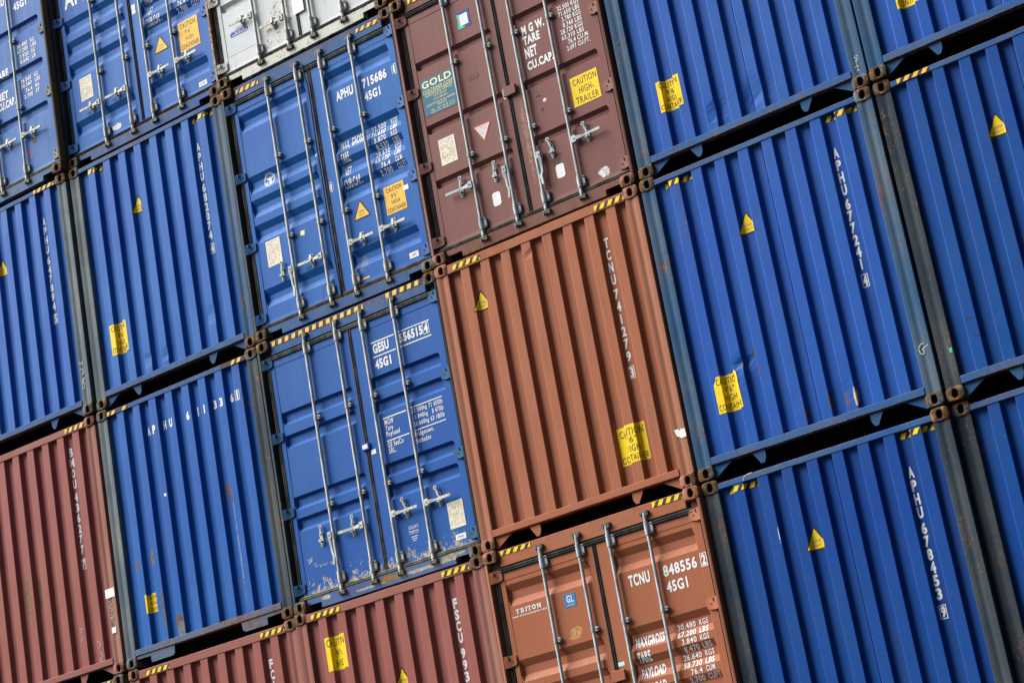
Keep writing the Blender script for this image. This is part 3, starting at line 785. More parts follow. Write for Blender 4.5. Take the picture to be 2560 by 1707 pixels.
def cimc_plate(art, u0, u1, v0, v1):
    p = art(Flat().rect(u0, u1, v0, v1), 'maker_plate', [M['white']], None)
    t = Flat().text('CIMC', u0 + .018, u1 - .024, v0 + .016, v1 - .016, 0.0, shear=.2)
    art(t, 'lettering', [M['navy']], None, 0.0026, p)
def flat_caution(art, u0, u1, v0, v1, rows=None, amber=True):
    p = art(Flat().rect(u0, u1, v0, v1), 'caution_sticker', [M['amber' if amber else 'yellow']], None)
    w, h = u1 - u0, v1 - v0; t = Flat()
    rows = rows or (('CAUTION', .12, .88, .76, .93), ("9'6\"", .32, .64, .53, .69), ('HIGH', .30, .70, .31, .46), ('CONTAINER', .06, .95, .06, .22))
    for s, a, b, c, d in rows: t.text(s, u0 + a * w, u0 + b * w, v0 + c * h, v0 + d * h, 0.0)
    art(t, 'lettering', [M['black']], None, 0.0026, p)
def door_triangle(art, u0, v0, w=0.24, h=0.21):
    p = art(triangle_flat(w, h, u0, v0), 'warning_triangle', [M['amber'], M['black']], None)
    t = Flat(); t.text('SUPER', u0 + w * .33, u0 + w * .67, v0 + .068, v0 + .088, 0.0); t.text('HEAVY', u0 + w * .33, u0 + w * .67, v0 + .034, v0 + .054, 0.0)
    art(t, 'lettering', [M['greytext']], None, 0.0036, p)

M['lug_blue'] = paint('dark_blue_lug', (0.030, 0.075, 0.19), (0.055, 0.10, 0.19), 0.8, 0.8, 0.6, True)  # lug blue, darker than the rails
M['hinge_blue'] = paint('hinge_blue', (0.022, 0.065, 0.22), (0.06, 0.12, 0.27), 0.6, 0.6, 0.5, True)
M['post_black'] = paint('black_post', BLACK, (0.03, 0.03, 0.03), 0.3, 0.3, 0.6, True)
M['rail_teal'] = paint('teal_hinge', (0.014, 0.06, 0.15), (0.025, 0.095, 0.18), 0.5, 0.6, 0.5, True)
M['sill_scraped'] = paint('sill_scraped_to_metal', (0.04, 0.085, 0.26), (0.13, 0.17, 0.25), 0.8, 1.3, 0.6, True, fade_amt=0.9, vstretch=0.8, patches=[(1.75, .060, .52, .016, (0.34, 0.32, 0.24), .05), (2.05, .095, .16, .02, (0.28, 0.26, 0.18), .05), (1.24, .07, .16, .04, (0.22, 0.12, 0.04), .2), (.42, .09, .07, .022, (0.36, 0.34, 0.26), .05), (1.0, .05, .2, .012, (0.30, 0.28, 0.20), .05)])
LT = [M['letter']]
GRP = 'stacked shipping containers'
def T(*rows, bold=0.045):
    fl = Flat()
    for r in rows:
        fl.text(r[0], r[1], r[2], r[3], r[4], r[5] if len(r) > 5 else bold)
    return fl
def weight_columns(rows, ul, ur, uul, uur, tops, h, bold=0.022):
    """figures on the left, units on the right, one line per entry"""
    fl = Flat()
    for (num, unit), t in zip(rows, tops):
        n = len(num.replace('.', '')) + 0.35 * num.count('.')
        fl.text(num, ur - (ur - ul) * n / 5.35, ur, t - h, t, bold)
        n = len(unit.replace('.', '')) + 0.3 * unit.count('.')
        fl.text(unit, uul, uul + (uur - uul) * n / 4.4, t - h, t, bold)
    return fl

# ---- the five blue corrugated ends with vertical numbers and their relatives
WALLS = {}
def blue_wall(name, col=BLUE, fade=BLUE2, patches=(), **kw): return paint(name, col, fade, patches=patches, **kw)

# column 0 ------------------------------------------------------------------
r = shell(0, 0, 'blue door-end container with faded weight figures and rusty brown right post', 'blue', 'post_rust')
wl = paint('faded_blue_doors', (0.034, 0.11, 0.37), (0.09, 0.19, 0.39), 0.5, 0.6, patches=[(1.92, .40, .018, .05, (0.45, 0.10, 0.08), .1), (2.0, .56, .05, .05, (0.07, 0.05, 0.03), .15)])
D, art = door_end(r, 'blue', wl, [band_sharp(2.615), band_sharp(2.068), band_sharp(1.515), band_sharp(.957)], post='post_rust', guides=(1.875, 1.018), handle_v=.652, gasket='gasket', gasket_sill='gasket_dust', sill='sill_rusty', hinge_mat='post_grey', sd=.3)
art(T(('45G1', 1.905, 2.135, 2.250, 2.350)), 'size_code', LT, 1); art(T(('APHU', 1.52, 1.76, 2.40, 2.51)), 'owner_code', LT, 1); art(T(('690214', 1.90, 2.22, 2.40, 2.51)), 'serial_number', LT, 1)
fl = weight_columns([('30.480', 'KG'), ('67.200', 'LBS'), ('3.920', 'KG'), ('8.640', 'LB')], 1.885, 2.07, 2.125, 2.26, (1.81, 1.745, 1.672, 1.605), .052)
for row in weight_columns([('26.560', 'KG'), ('58.560', 'LBS'), ('76.4', 'M3'), ('2.700', 'FT')], 1.885, 2.07, 2.125, 2.26, (1.363, 1.298, 1.222, 1.152), .052).polys: fl.polys.append(row)
for row in T(('TARE', 1.46, 1.70, 1.50, 1.60), ('NET', 1.46, 1.66, 1.23, 1.33), ('CU.CAP.', 1.46, 1.765, 1.11, 1.21)).polys: fl.polys.append(row)
art(fl, 'weight_markings', LT, 1)

r = shell(0, 1, 'blue corrugated container end numbered APHU 647894 5, cut off by the left edge', 'blue', 'post_grey')
front_end(r, 'blue', paint('blue_wall_faded_a', (0.020, 0.092, 0.385), (0.060, 0.165, 0.41), 0.7, 0.25, vstretch=.06), post=('post_grey', 'post_grey'), sd=1.1)
serial(r, 'APHU', '647894', '5', 2.503, sd=1.1, uc=1.968)
super_heavy(r, 1.11, 2.035, sd=1.1)
rail_tape(r, 1.905, 2.245, 2.806, 2.850, amber=True, worn=.12)
chalk(r, [[(2.30, .62), (2.33, .60), (2.36, .62), (2.35, .58)], [(2.30, .53), (2.36, .54), (2.33, .46), (2.37, .50)], [(2.36, .43), (2.32, .42), (2.32, .36), (2.36, .37), (2.33, .30), (2.31, .33), (2.35, .42)]])

r = shell(0, 2, 'dusty red corrugated container end numbered BMOU 436277 7', 'red', 'post_red')
front_end(r, 'red', paint('red_wall_a', RED, (0.30, 0.11, 0.092), 0.5, 0.35, patches=[(1.05, 1.12, .075, .33, (0.17, 0.095, 0.045), .15), (1.22, 1.15, .04, .22, (0.15, 0.07, 0.04), .15)]), rail_top=(2.790, 2.868), rail_mat='rail_red', post=('post_red', 'post_red'), sd=2.2)
serial(r, 'BMOU', '436277', '7', 2.645, uc=1.966, lp=.122, dp=.12, gap=.518, boxgap=1.273, h=.104, w=.056, sd=2.2)
rail_tape(r, 1.962, 2.268, 2.806, 2.856, amber=True)
fl = Flat().rect(2.285, 2.425, .835, .935).rect(2.32, 2.385, .445, .510)
wrap(fl, 'paper_label', [M['white']], r, lambda u, v: .004, .0015)
chalk(r, [[(2.33, .80), (2.36, .76), (2.32, .74), (2.37, .70), (2.33, .69)], [(2.34, .66), (2.37, .60), (2.32, .63), (2.36, .56), (2.33, .59), (2.38, .55)]], w=.006)
chalk(r, [[(1.83, .62), (1.87, .60), (1.84, .56)], [(1.87, .52), (1.83, .47)], [(2.08, .42), (2.13, .38), (2.09, .34)], [(2.10, .30), (2.14, .24), (2.09, .22), (2.12, .16)]], y=lambda u, v: prof_y(u), w=.006)

r = shell(0, 3, 'container in the bottom left corner, only its rusty upper corner showing', 'blue', 'post_dark')
front_end(r, 'blue', paint('blue_wall_low', DBLUE, BLUE2), rail_top=(2.78, 2.868), rail_mat='rail_rusty', post=('post_dark', 'post_dark'), sd=3.3)
rail_tape(r, 2.02, 2.27, 2.81, 2.86)

# column 1 ------------------------------------------------------------------
def apl_weights(art, D, rows, dv=0.0):
    fl = T(('MAX. GROSS', 1.466, 1.775, 1.648 + dv, 1.742 + dv), ('TARE', 1.458, 1.572, 1.503 + dv, 1.606 + dv), ('NET', 1.468, 1.556, 1.357 + dv, 1.455 + dv), ('CUB.CAP.', 1.450, 1.680, 1.219 + dv, 1.318 + dv), bold=.022)
    w = weight_columns(rows, 1.885, 2.078, 2.146, 2.265, [1.748 + dv - .0705 * k for k in range(8)], .058)
    fl.polys += w.polys
    return art(fl, 'weight_markings', LT, 1)
SOFT = [band_soft(2.542), band_soft(1.824), band_soft(1.552), band_soft(1.268), band_soft(.545)]
r = shell(1, 0, 'blue door-end container left of the white one, amber height sticker on its door', 'blue', 'post_dark')
D, art = door_end(r, 'blue', paint('blue_doors_a', (0.022, 0.100, 0.37), (0.048, 0.15, 0.41), 0.3, 0.2, patches=[(.80, .25, .07, .035, (0.6, 0.62, 0.62), .05)]), SOFT, post='post_dark', sd=1.4, gasket='gasket_dark')
apl_weights(art, D, [('32.500', 'KGS'), ('71.650', 'LBS'), ('3.870', 'KGS'), ('8.530', 'LBS'), ('28.630', 'KGS'), ('63.120', 'LBS'), ('76.4', 'CU.M.'), ('2.700', 'CU.FT.')])
art(T(('APL', .215, .615, 1.965, 2.20, .03)), 'lettering', LT, 0)
flat_caution(art, 1.915, 2.215, .708, 1.066)
door_triangle(art, 1.508, .848)
plate(art, 0, .302, .500, .756, 1.038)
cimc_plate(art, 2.106, 2.228, .211, .267)
art(Flat().rect(1.265, 1.32, 1.46, 1.515).rect(1.265, 1.32, 1.52, 1.575), 'paper_label', [M['white']])

r = shell(1, 1, 'blue corrugated container end numbered APHU 682074 4 with a wrapped caution sticker', 'blue', 'post_blue')
dn = [(0.86, .34, .09, .10, .012), (1.12, .32, .08, .09, .012), (1.86, .52, .09, .14, .012)]
front_end(r, 'blue', paint('blue_wall_b', (0.017, 0.092, 0.37), (0.042, 0.145, 0.41), 0.7, 0.25, vstretch=.05), post=('post_grey', 'post_blue'), sd=4.1, dents=dn)
serial(r, 'APHU', '682074', '4', 2.497, sd=4.1, uc=1.972)
super_heavy(r, .888, 2.030, sd=4.1)
caution(r, .340, .543, .894, sd=4.1, width=.315)
wall_tape(r, .30, .55, 2.735, 2.783, sd=4.1, start=.04); wall_tape(r, 1.94, 2.255, 2.735, 2.783, sd=4.1)

r = shell(1, 2, 'rust-streaked blue container end lettered APHU 611336 1 across its top', 'blue', 'post_grey')
pt = [(1.752, 1.52, .034, .11, (0.15, 0.055, 0.02), .06), (1.785, 1.34, .02, .12, (0.11, 0.05, 0.02), .06), (1.83, .95, .006, .6, (0.20, 0.25, 0.28), .3), (.86, .33, .055, .10, (0.12, 0.06, 0.025), .06),
      (.87, .24, .05, .12, (0.13, 0.15, 0.13), .2), (.335, 1.07, .035, .05, (0.13, 0.07, 0.035), .05), (.64, .50, .018, .22, (0.13, 0.08, 0.045), .08), (.88, 1.715, .018, .016, (0.7, 0.7, 0.68), .03), (.58, 1.10, .03, .10, (0.12, 0.10, 0.07), .06)]
front_end(r, 'blue', paint('blue_wall_rusty', (0.013, 0.086, 0.35), (0.036, 0.13, 0.37), 0.8, 0.6, patches=pt, vstretch=.06), rail_mat='rail_blue', rail_bot='rail_rusty', post=('post_grey', 'post_dark'), lugs='plate', lug_mat='rail_rusty', sd=5.2)
fl = Flat(); f2 = [Flat() for k in range(4)]; nf = 0
for ch, a, z in (('A', .698, 2.425), ('P', .818, 2.410), ('H', .944, 2.425), ('U', 1.074, 2.410), ('6', 1.334, 2.410), ('1', 1.462, 2.425), ('1', 1.596, 2.410), ('3', 1.704, 2.425), ('3', 1.832, 2.410), ('6', 1.950, 2.425)):
    tgt = fl if ch in 'APHU' else f2[(0, 1, 1, 2, 2, 3)[nf]]; nf += ch not in 'APHU'
    tgt.text(ch, a, a + (.045 if ch != '1' else .016), z, z + .097, .05)
f3 = Flat(); f3.frame(2.060, 2.124, 2.408, 2.520, .006).text('1', 2.083, 2.103, 2.418, 2.510, .05)
for f_, nm in [(fl, 'owner_code')] + [(q, 'serial_figures') for q in f2] + [(f3, 'check_digit')]: on_wall(f_, nm, [M['letter']], r, None, None, .001, 5.2)
caution(r, .392, .530, .738, sd=5.2, width=.205, rag=[(0, 0), (1, 0), (1, .86), (.96, .97), (.45, 1.0), (.4, .90), (.3, .93), (.2, .86), (.12, .98), (0, .97)],
        rows=(('CAUTION', .12, 1.0, .70, .88), ('HIGH', .30, .95, .40, .58), ('CONTAI', .14, .98, .08, .26)))
rail_tape(r, .176, .50, 2.803, 2.843, amber=True, worn=.25); rail_tape(r, 1.92, 2.272, 2.803, 2.848, amber=True, worn=.4)

r = shell(1, 3, 'red container under APHU 611336, its number cut off after FC', 'red', 'post_red')
front_end(r, 'red', paint('red_wall_b', (0.268, 0.083, 0.070), (0.30, 0.115, 0.095), 0.45, 0.3), rail_top=(2.778, 2.868), rail_mat='rail_red', post=('post_red', 'post_red'), sd=6.3)
serial(r, 'FCIU', '882764', '0', 2.575, sd=6.3, lp=.111, dp=.112, gap=.482)
rail_tape(r, .275, .625, 2.793, 2.838, start=.02); rail_tape(r, 1.943, 2.272, 2.800, 2.846)

# column 2 ------------------------------------------------------------------
r = shell(2, 0, 'white container with rust-edged doors and a blue oblong sticker, at the top', 'white', 'post_white')
D, art = door_end(r, 'white', paint('white_doors', WHITE, (0.60, 0.61, 0.57), 0.6, 0.75, patches=[(.80, .40, .04, .03, (0.40, 0.30, 0.20), .3), (.78, .36, .05, .012, (0.42, 0.30, 0.18), .2)], fade_amt=.6), [band_flat(2.4), band_step(1.72), band_step(1.35), band_step(.962)],
                  post='post_white', rod='rod', gasket='gasket', handles=(.662, .455, .662, .455), sd=2.7)
art(Flat().rect(.19, .60, .335, .840), 'clear_cover', [M['panelgrey']], 0)
p = art(Flat().rect(.285, .49, .537, .597).disc(.285, .567, .030, .030).disc(.49, .567, .030, .030), 'oblong_sticker', [M['navy']], None, .0022)
fl = Flat()
for a, b in ((.33, .36), (.375, .415), (.44, .46)): fl.rect(a, b, .570, .580)
for k in range(9): fl.rect(.283 + .025 * k, .300 + .025 * k, .549, .560)
art(fl, 'print_lines', [M['white']], None, .0032, p)
art(Flat().rect(1.075, 1.185, .425, .95), 'paper_label', [M['white']], None, .002)
art(Flat().poly([(1.19, .415), (1.335, .420), (1.34, .95), (1.195, .95)]), 'paper_label', [M['white']], None, -.0 + .02)
fl = Flat()
for k in range(10): fl.rect(1.09, 1.09 + .07 * rnd.uniform(.5, 1.1), .50 + .02 * k, .507 + .02 * k)
art(fl, 'print_lines', [M['panelgrey']], None, .003)
art(Flat().rect(2.03, 2.10, .30, .36), 'inspection_sticker', [M['mint']], None)

r = shell(2, 1, 'blue door-end container APHU 715686 1 with a round eagle emblem and amber stickers', 'blue', 'post_dark')
D, art = door_end(r, 'blue', paint('blue_doors_b', (0.019, 0.096, 0.355), (0.042, 0.145, 0.40), 0.3, 0.22, patches=[(1.52, .38, .08, .10, (0.11, 0.17, 0.36), .5)]), SOFT, post='post_dark', rod='rod', hang=(0,), handles=(.625, .628, .628, .628), sd=.8, gasket='gasket')
art(T(('APHU', 1.527, 1.762, 2.180, 2.288)), 'owner_code', LT, 1); art(T(('715686', 1.890, 2.216, 2.180, 2.288)), 'serial_number', LT, 1); art(T(('45G1', 1.892, 2.103, 2.034, 2.133)), 'size_code', LT, 1)
art(Flat().frame(2.290, 2.351, 2.176, 2.288, .006).text('1', 2.311, 2.332, 2.188, 2.276, .05), 'check_digit', LT, 1)
apl_weights(art, D, [('32.500', 'KGS'), ('71.650', 'LBS'), ('3.870', 'KGS'), ('8.530', 'LBS'), ('28.630', 'KGS'), ('63.120', 'LBS'), ('76.4', 'CU.M.'), ('2.700', 'CU.FT.')])
flat_caution(art, 1.932, 2.197, .752, 1.054)
door_triangle(art, 1.492, .842)
tube('loose_seal', [(1.168, .030, 2.745), (1.176, .026, 2.62), (1.196, .024, 2.52), (1.199, .026, 2.30), (1.188, .028, 1.9), (1.192, .028, 1.4), (1.185, .028, .9), (1.196, .028, .5), (1.204, .030, .13)], .0075, M['gasket_dark'], D[0])
tube('seal_wire', [(1.055, .0, .31), (1.03, -.004, .295), (.992, .0, .24), (.978, .01, .17), (.985, .02, .115)], .0028, M['bolt'], D[0])
tube('seal_wire', [(1.43, .0, .31), (1.452, -.006, .27), (1.46, .0, .20), (1.478, .01, .14), (1.455, .012, .15)], .0028, M['bolt'], D[1])
# round emblem: ring of lettering round an eagle over a shield
cx, cz = .447, 1.714; fl = Flat(); fl.disc(cx, cz, .080, .076, 0, 0, 36, .955); fl.disc(cx, cz, .060, .057, 0, 0, 36, .93)
for k in range(30):
    a = 2 * math.pi * k / 30
    if k % 8 == 7: continue
    q = .070; w_ = .0055
    fl.poly([(cx + q * math.cos(a) - w_, cz + q * .95 * math.sin(a) - w_), (cx + q * math.cos(a) + w_, cz + q * .95 * math.sin(a) - w_ * .6), (cx + q * math.cos(a) + w_ * .7, cz + q * .95 * math.sin(a) + w_), (cx + q * math.cos(a) - w_ * .8, cz + q * .95 * math.sin(a) + w_)])
fl.poly([(cx - .046, cz + .024), (cx - .030, cz + .032), (cx - .008, cz + .012), (cx + .004, cz + .030), (cx + .018, cz + .026), (cx + .012, cz + .006), (cx + .040, cz + .030), (cx + .046, cz + .014), (cx + .022, cz - .012), (cx + .004, cz - .020), (cx - .016, cz - .008)])
fl.poly([(cx - .004, cz - .022), (cx + .022, cz - .014), (cx + .034, cz - .038), (cx + .012, cz - .048), (cx - .008, cz - .040)])
fl.poly([(cx - .042, cz - .020), (cx - .030, cz - .010), (cx - .022, cz - .030), (cx - .034, cz - .038)])
art(fl, 'round_emblem', LT, 0)
fl = Flat(); cx, cz = 1.281, 1.312; fl.disc(cx, cz, .028, .056, 0, 0, 28, .86)
fl.poly([(cx - .014, cz - .034), (cx + .008, cz - .030), (cx + .002, cz - .004), (cx + .014, cz + .012), (cx - .004, cz + .034), (cx - .014, cz + .008)])
art(fl, 'oval_seal', LT, 1)
art(Flat().rect(1.116, 1.176, 1.682, 1.752).rect(1.132, 1.160, 1.705, 1.738, 1, .0008), 'inspection_sticker', [M['mint'], M['white']])
plate(art, 0, .286, .488, .760, 1.047)
art(Flat().poly([(.785, 1.0), (.840, .992), (.830, .938), (.776, .950)]), 'yellow_sticker', [M['cream']])
art(Flat().poly([(1.468, .205), (1.49, .228), (1.586, .228), (1.586, .208), (1.50, .208), (1.482, .190)]), 'tape_scrap', [M['amber']])
art(Flat().rect(2.183, 2.253, .934, .985), 'paper_label', [M['white']], None, .003)
cimc_plate(art, 2.122, 2.238, .216, .276)
door_tape(r, .225, .560, 2.778, 2.825, amber=True, slant=.035, wy=.048, wb=.036); door_tape(r, 1.957, 2.272, 2.784, 2.826, amber=True, slant=.035, wy=.048, wb=.036)

r = shell(2, 2, 'blue door-end container GESU 556515 4, its sill scraped to bare rusty metal', 'blue', 'post_rust')
D, art = door_end(r, 'blue', paint('blue_doors_c', (0.020, 0.080, 0.315), (0.038, 0.115, 0.345), 0.5, 0.5, bottom=.62), [band_sharp(2.092), band_sharp(1.844), band_sharp(1.190), band_sharp(.962)],
                  post='post_dark', rod='rod', hang=(0,), handles=(.675, .668, .668, .668), gasket='gasket', gasket_sill='gasket_dust', sill='sill_scraped' if 'sill_scraped' in M else 'sill_rusty', hinge_mat='rail_teal', open_keep=True, sd=1.9, clip_v=None)
art(T(('GESU', 1.487, 1.696, 2.320, 2.422)).rect(1.472, 1.775, 2.434, 2.446).rect(1.472, 1.775, 2.282, 2.294), 'owner_code', LT, 1); art(T(('45G1', 1.486, 1.695, 2.157, 2.256)), 'size_code', LT, 1)
art(T(('556515', 1.836, 2.136, 2.326, 2.426)).frame(2.142, 2.220, 2.318, 2.436, .006).text('4', 2.156, 2.206, 2.328, 2.426, .05)
    .rect(1.835, 2.235, 2.440, 2.450).rect(1.835, 2.235, 2.282, 2.294), 'serial_number', LT, 1)
art(T(('MGW', 1.486, 1.602, 1.570, 1.628, .014), ('Tare', 1.486, 1.582, 1.511, 1.562, .014), ('Payload', 1.487, 1.660, 1.436, 1.502, .014), ('GE SeaCo', 1.484, 1.684, 1.340, 1.395, .014), ('SRL.', 1.486, 1.578, 1.278, 1.332, .014),
      ('32 500kg', 1.842, 2.033, 1.576, 1.634, .012), ('71 650lb', 2.056, 2.230, 1.584, 1.634, .012), ('3 840kg', 1.866, 2.033, 1.508, 1.566, .012), ('8 470lb', 2.088, 2.230, 1.516, 1.566, .012), ('28 660kg', 1.842, 2.033, 1.440, 1.498, .012), ('63 180lb', 2.056, 2.230, 1.448, 1.498, .012),
      ('Bridgetown,', 1.838, 2.076, 1.336, 1.398, .012), ('Barbados', 1.842, 2.024, 1.280, 1.330, .012))
    .rect(1.472, 1.775, 1.638, 1.650).rect(1.835, 2.235, 1.646, 1.656).rect(1.478, 1.770, 1.404, 1.415).rect(1.840, 2.238, 1.408, 1.418), 'weight_markings', LT, 1)
plate(art, 1, 2.074, 2.266, .343, .606)
cimc_plate(art, 2.117, 2.242, .222, .278)
fl = T(("Lloyd's", 1.574, 1.692, .470, .500, .01), ('Register', 1.574, 1.690, .436, .464, .01)); fl.rect(1.570, 1.696, .503, .506).rect(1.570, 1.696, .429, .432)
for k in range(3): fl.rect(1.585 + .01 * k, 1.672 - .012 * k, .395 - .02 * k, .401 - .02 * k)
art(fl, 'approval_mark', LT, 1)
art(Flat().stroke([(.24, .53), (.262, .47), (.275, .53), (.290, .48), (.30, .535)], .006).stroke([(.31, .45), (.345, .46), (.33, .42), (.37, .43)], .005).stroke([(.39, .44), (.40, .41), (.44, .43), (.46, .41), (.49, .43)], .005).stroke([(.53, .43), (.545, .40), (.56, .42)], .005), 'chalk_writing', [M['chalk']], 0)
b = MB(); b.prism([(U(1.172), 1.392), (U(1.262), 1.392), (U(1.262), 1.462), (U(1.172), 1.462)], .024, .040, 0, .004); b.build('seal_clip', [body_mat('blue')], D[1])
wrap(Flat().rect(1.180, 1.245, 1.408, 1.450), 'paper_label', [M['white']], D[1], lambda u, v: .024, .0015)
art(Flat().rect(1.266, 1.325, 1.332, 1.380), 'paper_label', [M['white']])
door_tape(r, .225, 1.488, 2.802, 2.852, amber=True, slant=.012, wy=.050, wb=.046); door_tape(r, 1.795, 2.268, 2.812, 2.862, amber=True, slant=.012, wy=.050, wb=.046)

r = shell(2, 3, 'red corrugated container numbered FSCU 993 with a yellow caution sticker', 'red', 'post_red')
front_end(r, 'red', paint('red_wall_c', (0.270, 0.085, 0.072), (0.305, 0.12, 0.10), 0.45, 0.3), rail_top=(2.782, 2.866), rail_mat='rail_red', post=('post_red', 'post_red'), sd=7.4, dents=[(2.11, 1.78, .05, .14, .02), (1.62, 1.75, .05, .12, .012)])
serial(r, 'FSCU', '993518', '0', 2.585, sd=7.4, lp=.111, dp=.112, gap=.482, h=.100)
caution(r, .354, 2.243, 2.580, sd=7.4, width=.316, rows=(('CAUTION', .07, .95, .71, .93), ("9'6\"", .38, .80, .40, .60), ('HIGH', .34, .80, .10, .31)))
super_heavy(r, 1.128, 1.885, sd=7.4)
rail_tape(r, .232, .612, 2.800, 2.845, start=.01); rail_tape(r, 1.925, 2.258, 2.803, 2.850)

# column 3 ------------------------------------------------------------------
r = shell(3, 1, 'maroon door-end container with a blue company sticker and a yellow HIGH-TRAILER sign', 'maroon', 'post_maroon')
D, art = door_end(r, 'maroon', paint('maroon_doors', MAROON, (0.20, 0.10, 0.085), 0.45, 0.4, patches=[(1.60, .58, .07, .10, (0.10, 0.05, 0.025), .15), (1.60, 1.19, .022, .02, (0.65, 0.65, 0.62), .03), (1.54, 1.25, .03, .01, (0.03, 0.03, 0.03), .05), (1.56, 1.10, .018, .02, (0.03, 0.03, 0.03), .05), (2.1, .245, .06, .05, (0.55, 0.57, 0.55), .05), (1.33, .9, .03, .5, (0.23, 0.13, 0.09), .3)]),
                  [band_step(2.160), band_step(1.462), band_step(.872)], post='post_maroon', rod='rod_cool', guides=(1.974, .968), hang=(1, 2), handles=(.662, .667, .659, .662), gasket='gasket_dark', gasket_sill='gasket', sill='rail_maroon', open_keep=True, clip_v=1.425, sd=2.3)
p = art(Flat().poly([(.190, 1.560), (.598, 1.548), (.606, 1.940), (.194, 1.952)]), 'company_sticker', [M['teal_print']], 0, .002)
fl = T(('GOLD', .207, .585, 1.852, 1.928, .03), ('CONTAINER CORP', .207, .592, 1.800, 1.836, .004), ('EUROPEAN OFFICE', .230, .575, 1.755, 1.789, .002), ('TOUR ARAGO', .330, .500, 1.728, 1.748, .003), ('5 RUE BELLINI', .330, .500, 1.692, 1.714, .003),
       ('92800 PUTEAUX/LA DEFENSE', .222, .592, 1.652, 1.674, .003), ('FRANCE', .362, .478, 1.626, 1.646, .003), ('TEL : +33 1 46 86 19 10', .270, .570, 1.592, 1.612, .003), ('FAX: +33 1 46 86 19 31', .270, .570, 1.566, 1.586, .003))
fl.rect(.205, .595, 1.793, 1.797)
art(fl, 'lettering', [M['cream']], None, .003, p)
flat_caution(art, 1.922, 2.238, .975, 1.275, (('CAUTION', .09, .95, .70, .92), ('HIGH-', .27, .80, .38, .61), ('TRAILER', .10, .92, .06, .29)), amber=False)
art(Flat().poly([(.770, 2.288), (.928, 2.284), (.922, 2.466), (.770, 2.468)], 0).poly([(.770, 2.288), (.86, 2.286), (.80, 2.33), (.80, 2.44), (.770, 2.45)], 1, .0004).rect(.80, .925, 2.40, 2.467, 2, .0003).rect(.80, .90, 2.315, 2.435, 3, .0007), 'square_sticker', [M['navy'], M['mint'], M['navy'], M['white']], 0)
cx, w_ = .838, .226; P = [(.725, 1.236), (.838, 1.044), (.951, 1.232)]
fl = Flat().poly(P, 0); c_ = (.838, 1.172); fl.poly([(c_[0] + (a - c_[0]) * .80, c_[1] + (b_ - c_[1]) * .80) for a, b_ in P], 1, .0007)
p = art(fl, 'attention_triangle', [M['red'], M['white']], 0)
fl = T(('ATTENTION', .765, .908, 1.198, 1.216, .004))
for k, (a, b_) in enumerate(((.785, .892), (.782, .895), (.80, .875), (.81, .865), (.82, .858), (.826, .850))): fl.rect(a, b_, 1.186 - .018 * k, 1.190 - .018 * k)
art(fl, 'lettering', [M['greytext']], None, .003, p)
plate(art, 0, .285, .488, .990, 1.266)
for a, b_, c_, d_ in ((.808, .905, .360, .500), (1.581, 1.680, .366, .505)):
    k = .018; art(Flat().poly([(a + k, c_), (b_ - k, c_), (b_, c_ + k), (b_, d_ - k), (b_ - k, d_), (a + k, d_), (a, d_ - k), (a, c_ + k)]), 'blank_label', [M['white']])
art(T(('M G W.', 1.492, 1.765, 1.916, 2.014), ('TARE', 1.490, 1.690, 1.808, 1.900), ('NET', 1.486, 1.630, 1.666, 1.780), ('CU.CAP.', 1.486, 1.800, 1.542, 1.632)), 'capacity_markings', LT, 1)
fl = Flat()
for k, (s, a) in enumerate((('32.500 KGS', 1.938), ('71.650 LBS', 1.938), ('3.780 KGS', 1.968), ('8.340 LBS', 1.968), ('28.720 KGS', 1.930), ('63.310 LBS', 1.930), ('76.4 CU.M.', 1.992), ('2.697 CU.FT.', 1.965))):
    t = 2.036 - .0615 * k; fl.text(s, a, 2.190 if k < 6 else 2.235, t - .050, t, .018)
art(fl, 'weight_markings', LT, 1)
art(Flat().rect(.782, .902, 1.722, 1.780), 'faded_sticker', [M['rail_maroon']])
art(Flat().rect(1.150, 1.19, 1.37, 1.475), 'paper_label', [M['white']], None, .002)
door_tape(r, .25, .58, 2.79, 2.85); door_tape(r, 1.95, 2.27, 2.79, 2.85)

r = shell(3, 2, 'orange-brown corrugated container end numbered TCNU 741279 3', 'brown', 'post_brown')
front_end(r, 'brown', paint('brown_wall', BROWN, (0.32, 0.13, 0.078), 0.65, 0.3, patches=[(.02, 1.9, .14, .25, (0.20, 0.14, 0.15), .25)]), rail_top=(2.778, 2.870), rail_mat='rail_brown', post=('post_brown', 'post_brown'), sd=8.5, dents=[(1.14, 2.66, .05, .07, .012)])
serial(r, 'TCNU', '741279', '3', 2.525, sd=8.5, lp=.122, dp=.122, gap=.51, boxgap=1.262, h=.098, w=.05, uc=1.972, bold=.036)
super_heavy(r, .372, 2.305, sd=8.5)
caution(r, 1.690, .376, .732, sd=8.5, width=.365, rows=(('CAUTION', .07, .93, .72, .91), ("9'6\"", .24, .70, .52, .68), ('HIGH', .30, .76, .29, .46), ('CONTAINER', .03, .97, .05, .22)))
rail_tape(r, .232, .574, 2.798, 2.846, start=.012); rail_tape(r, 1.945, 2.280, 2.795, 2.845)
wrap(Flat().poly([(2.318, .538), (2.36, .535), (2.375, .515), (2.39, .532), (2.43, .525), (2.432, .45), (2.385, .445), (2.335, .478)]), 'torn_paper', [M['white']], r, lambda u, v: .003, .002)

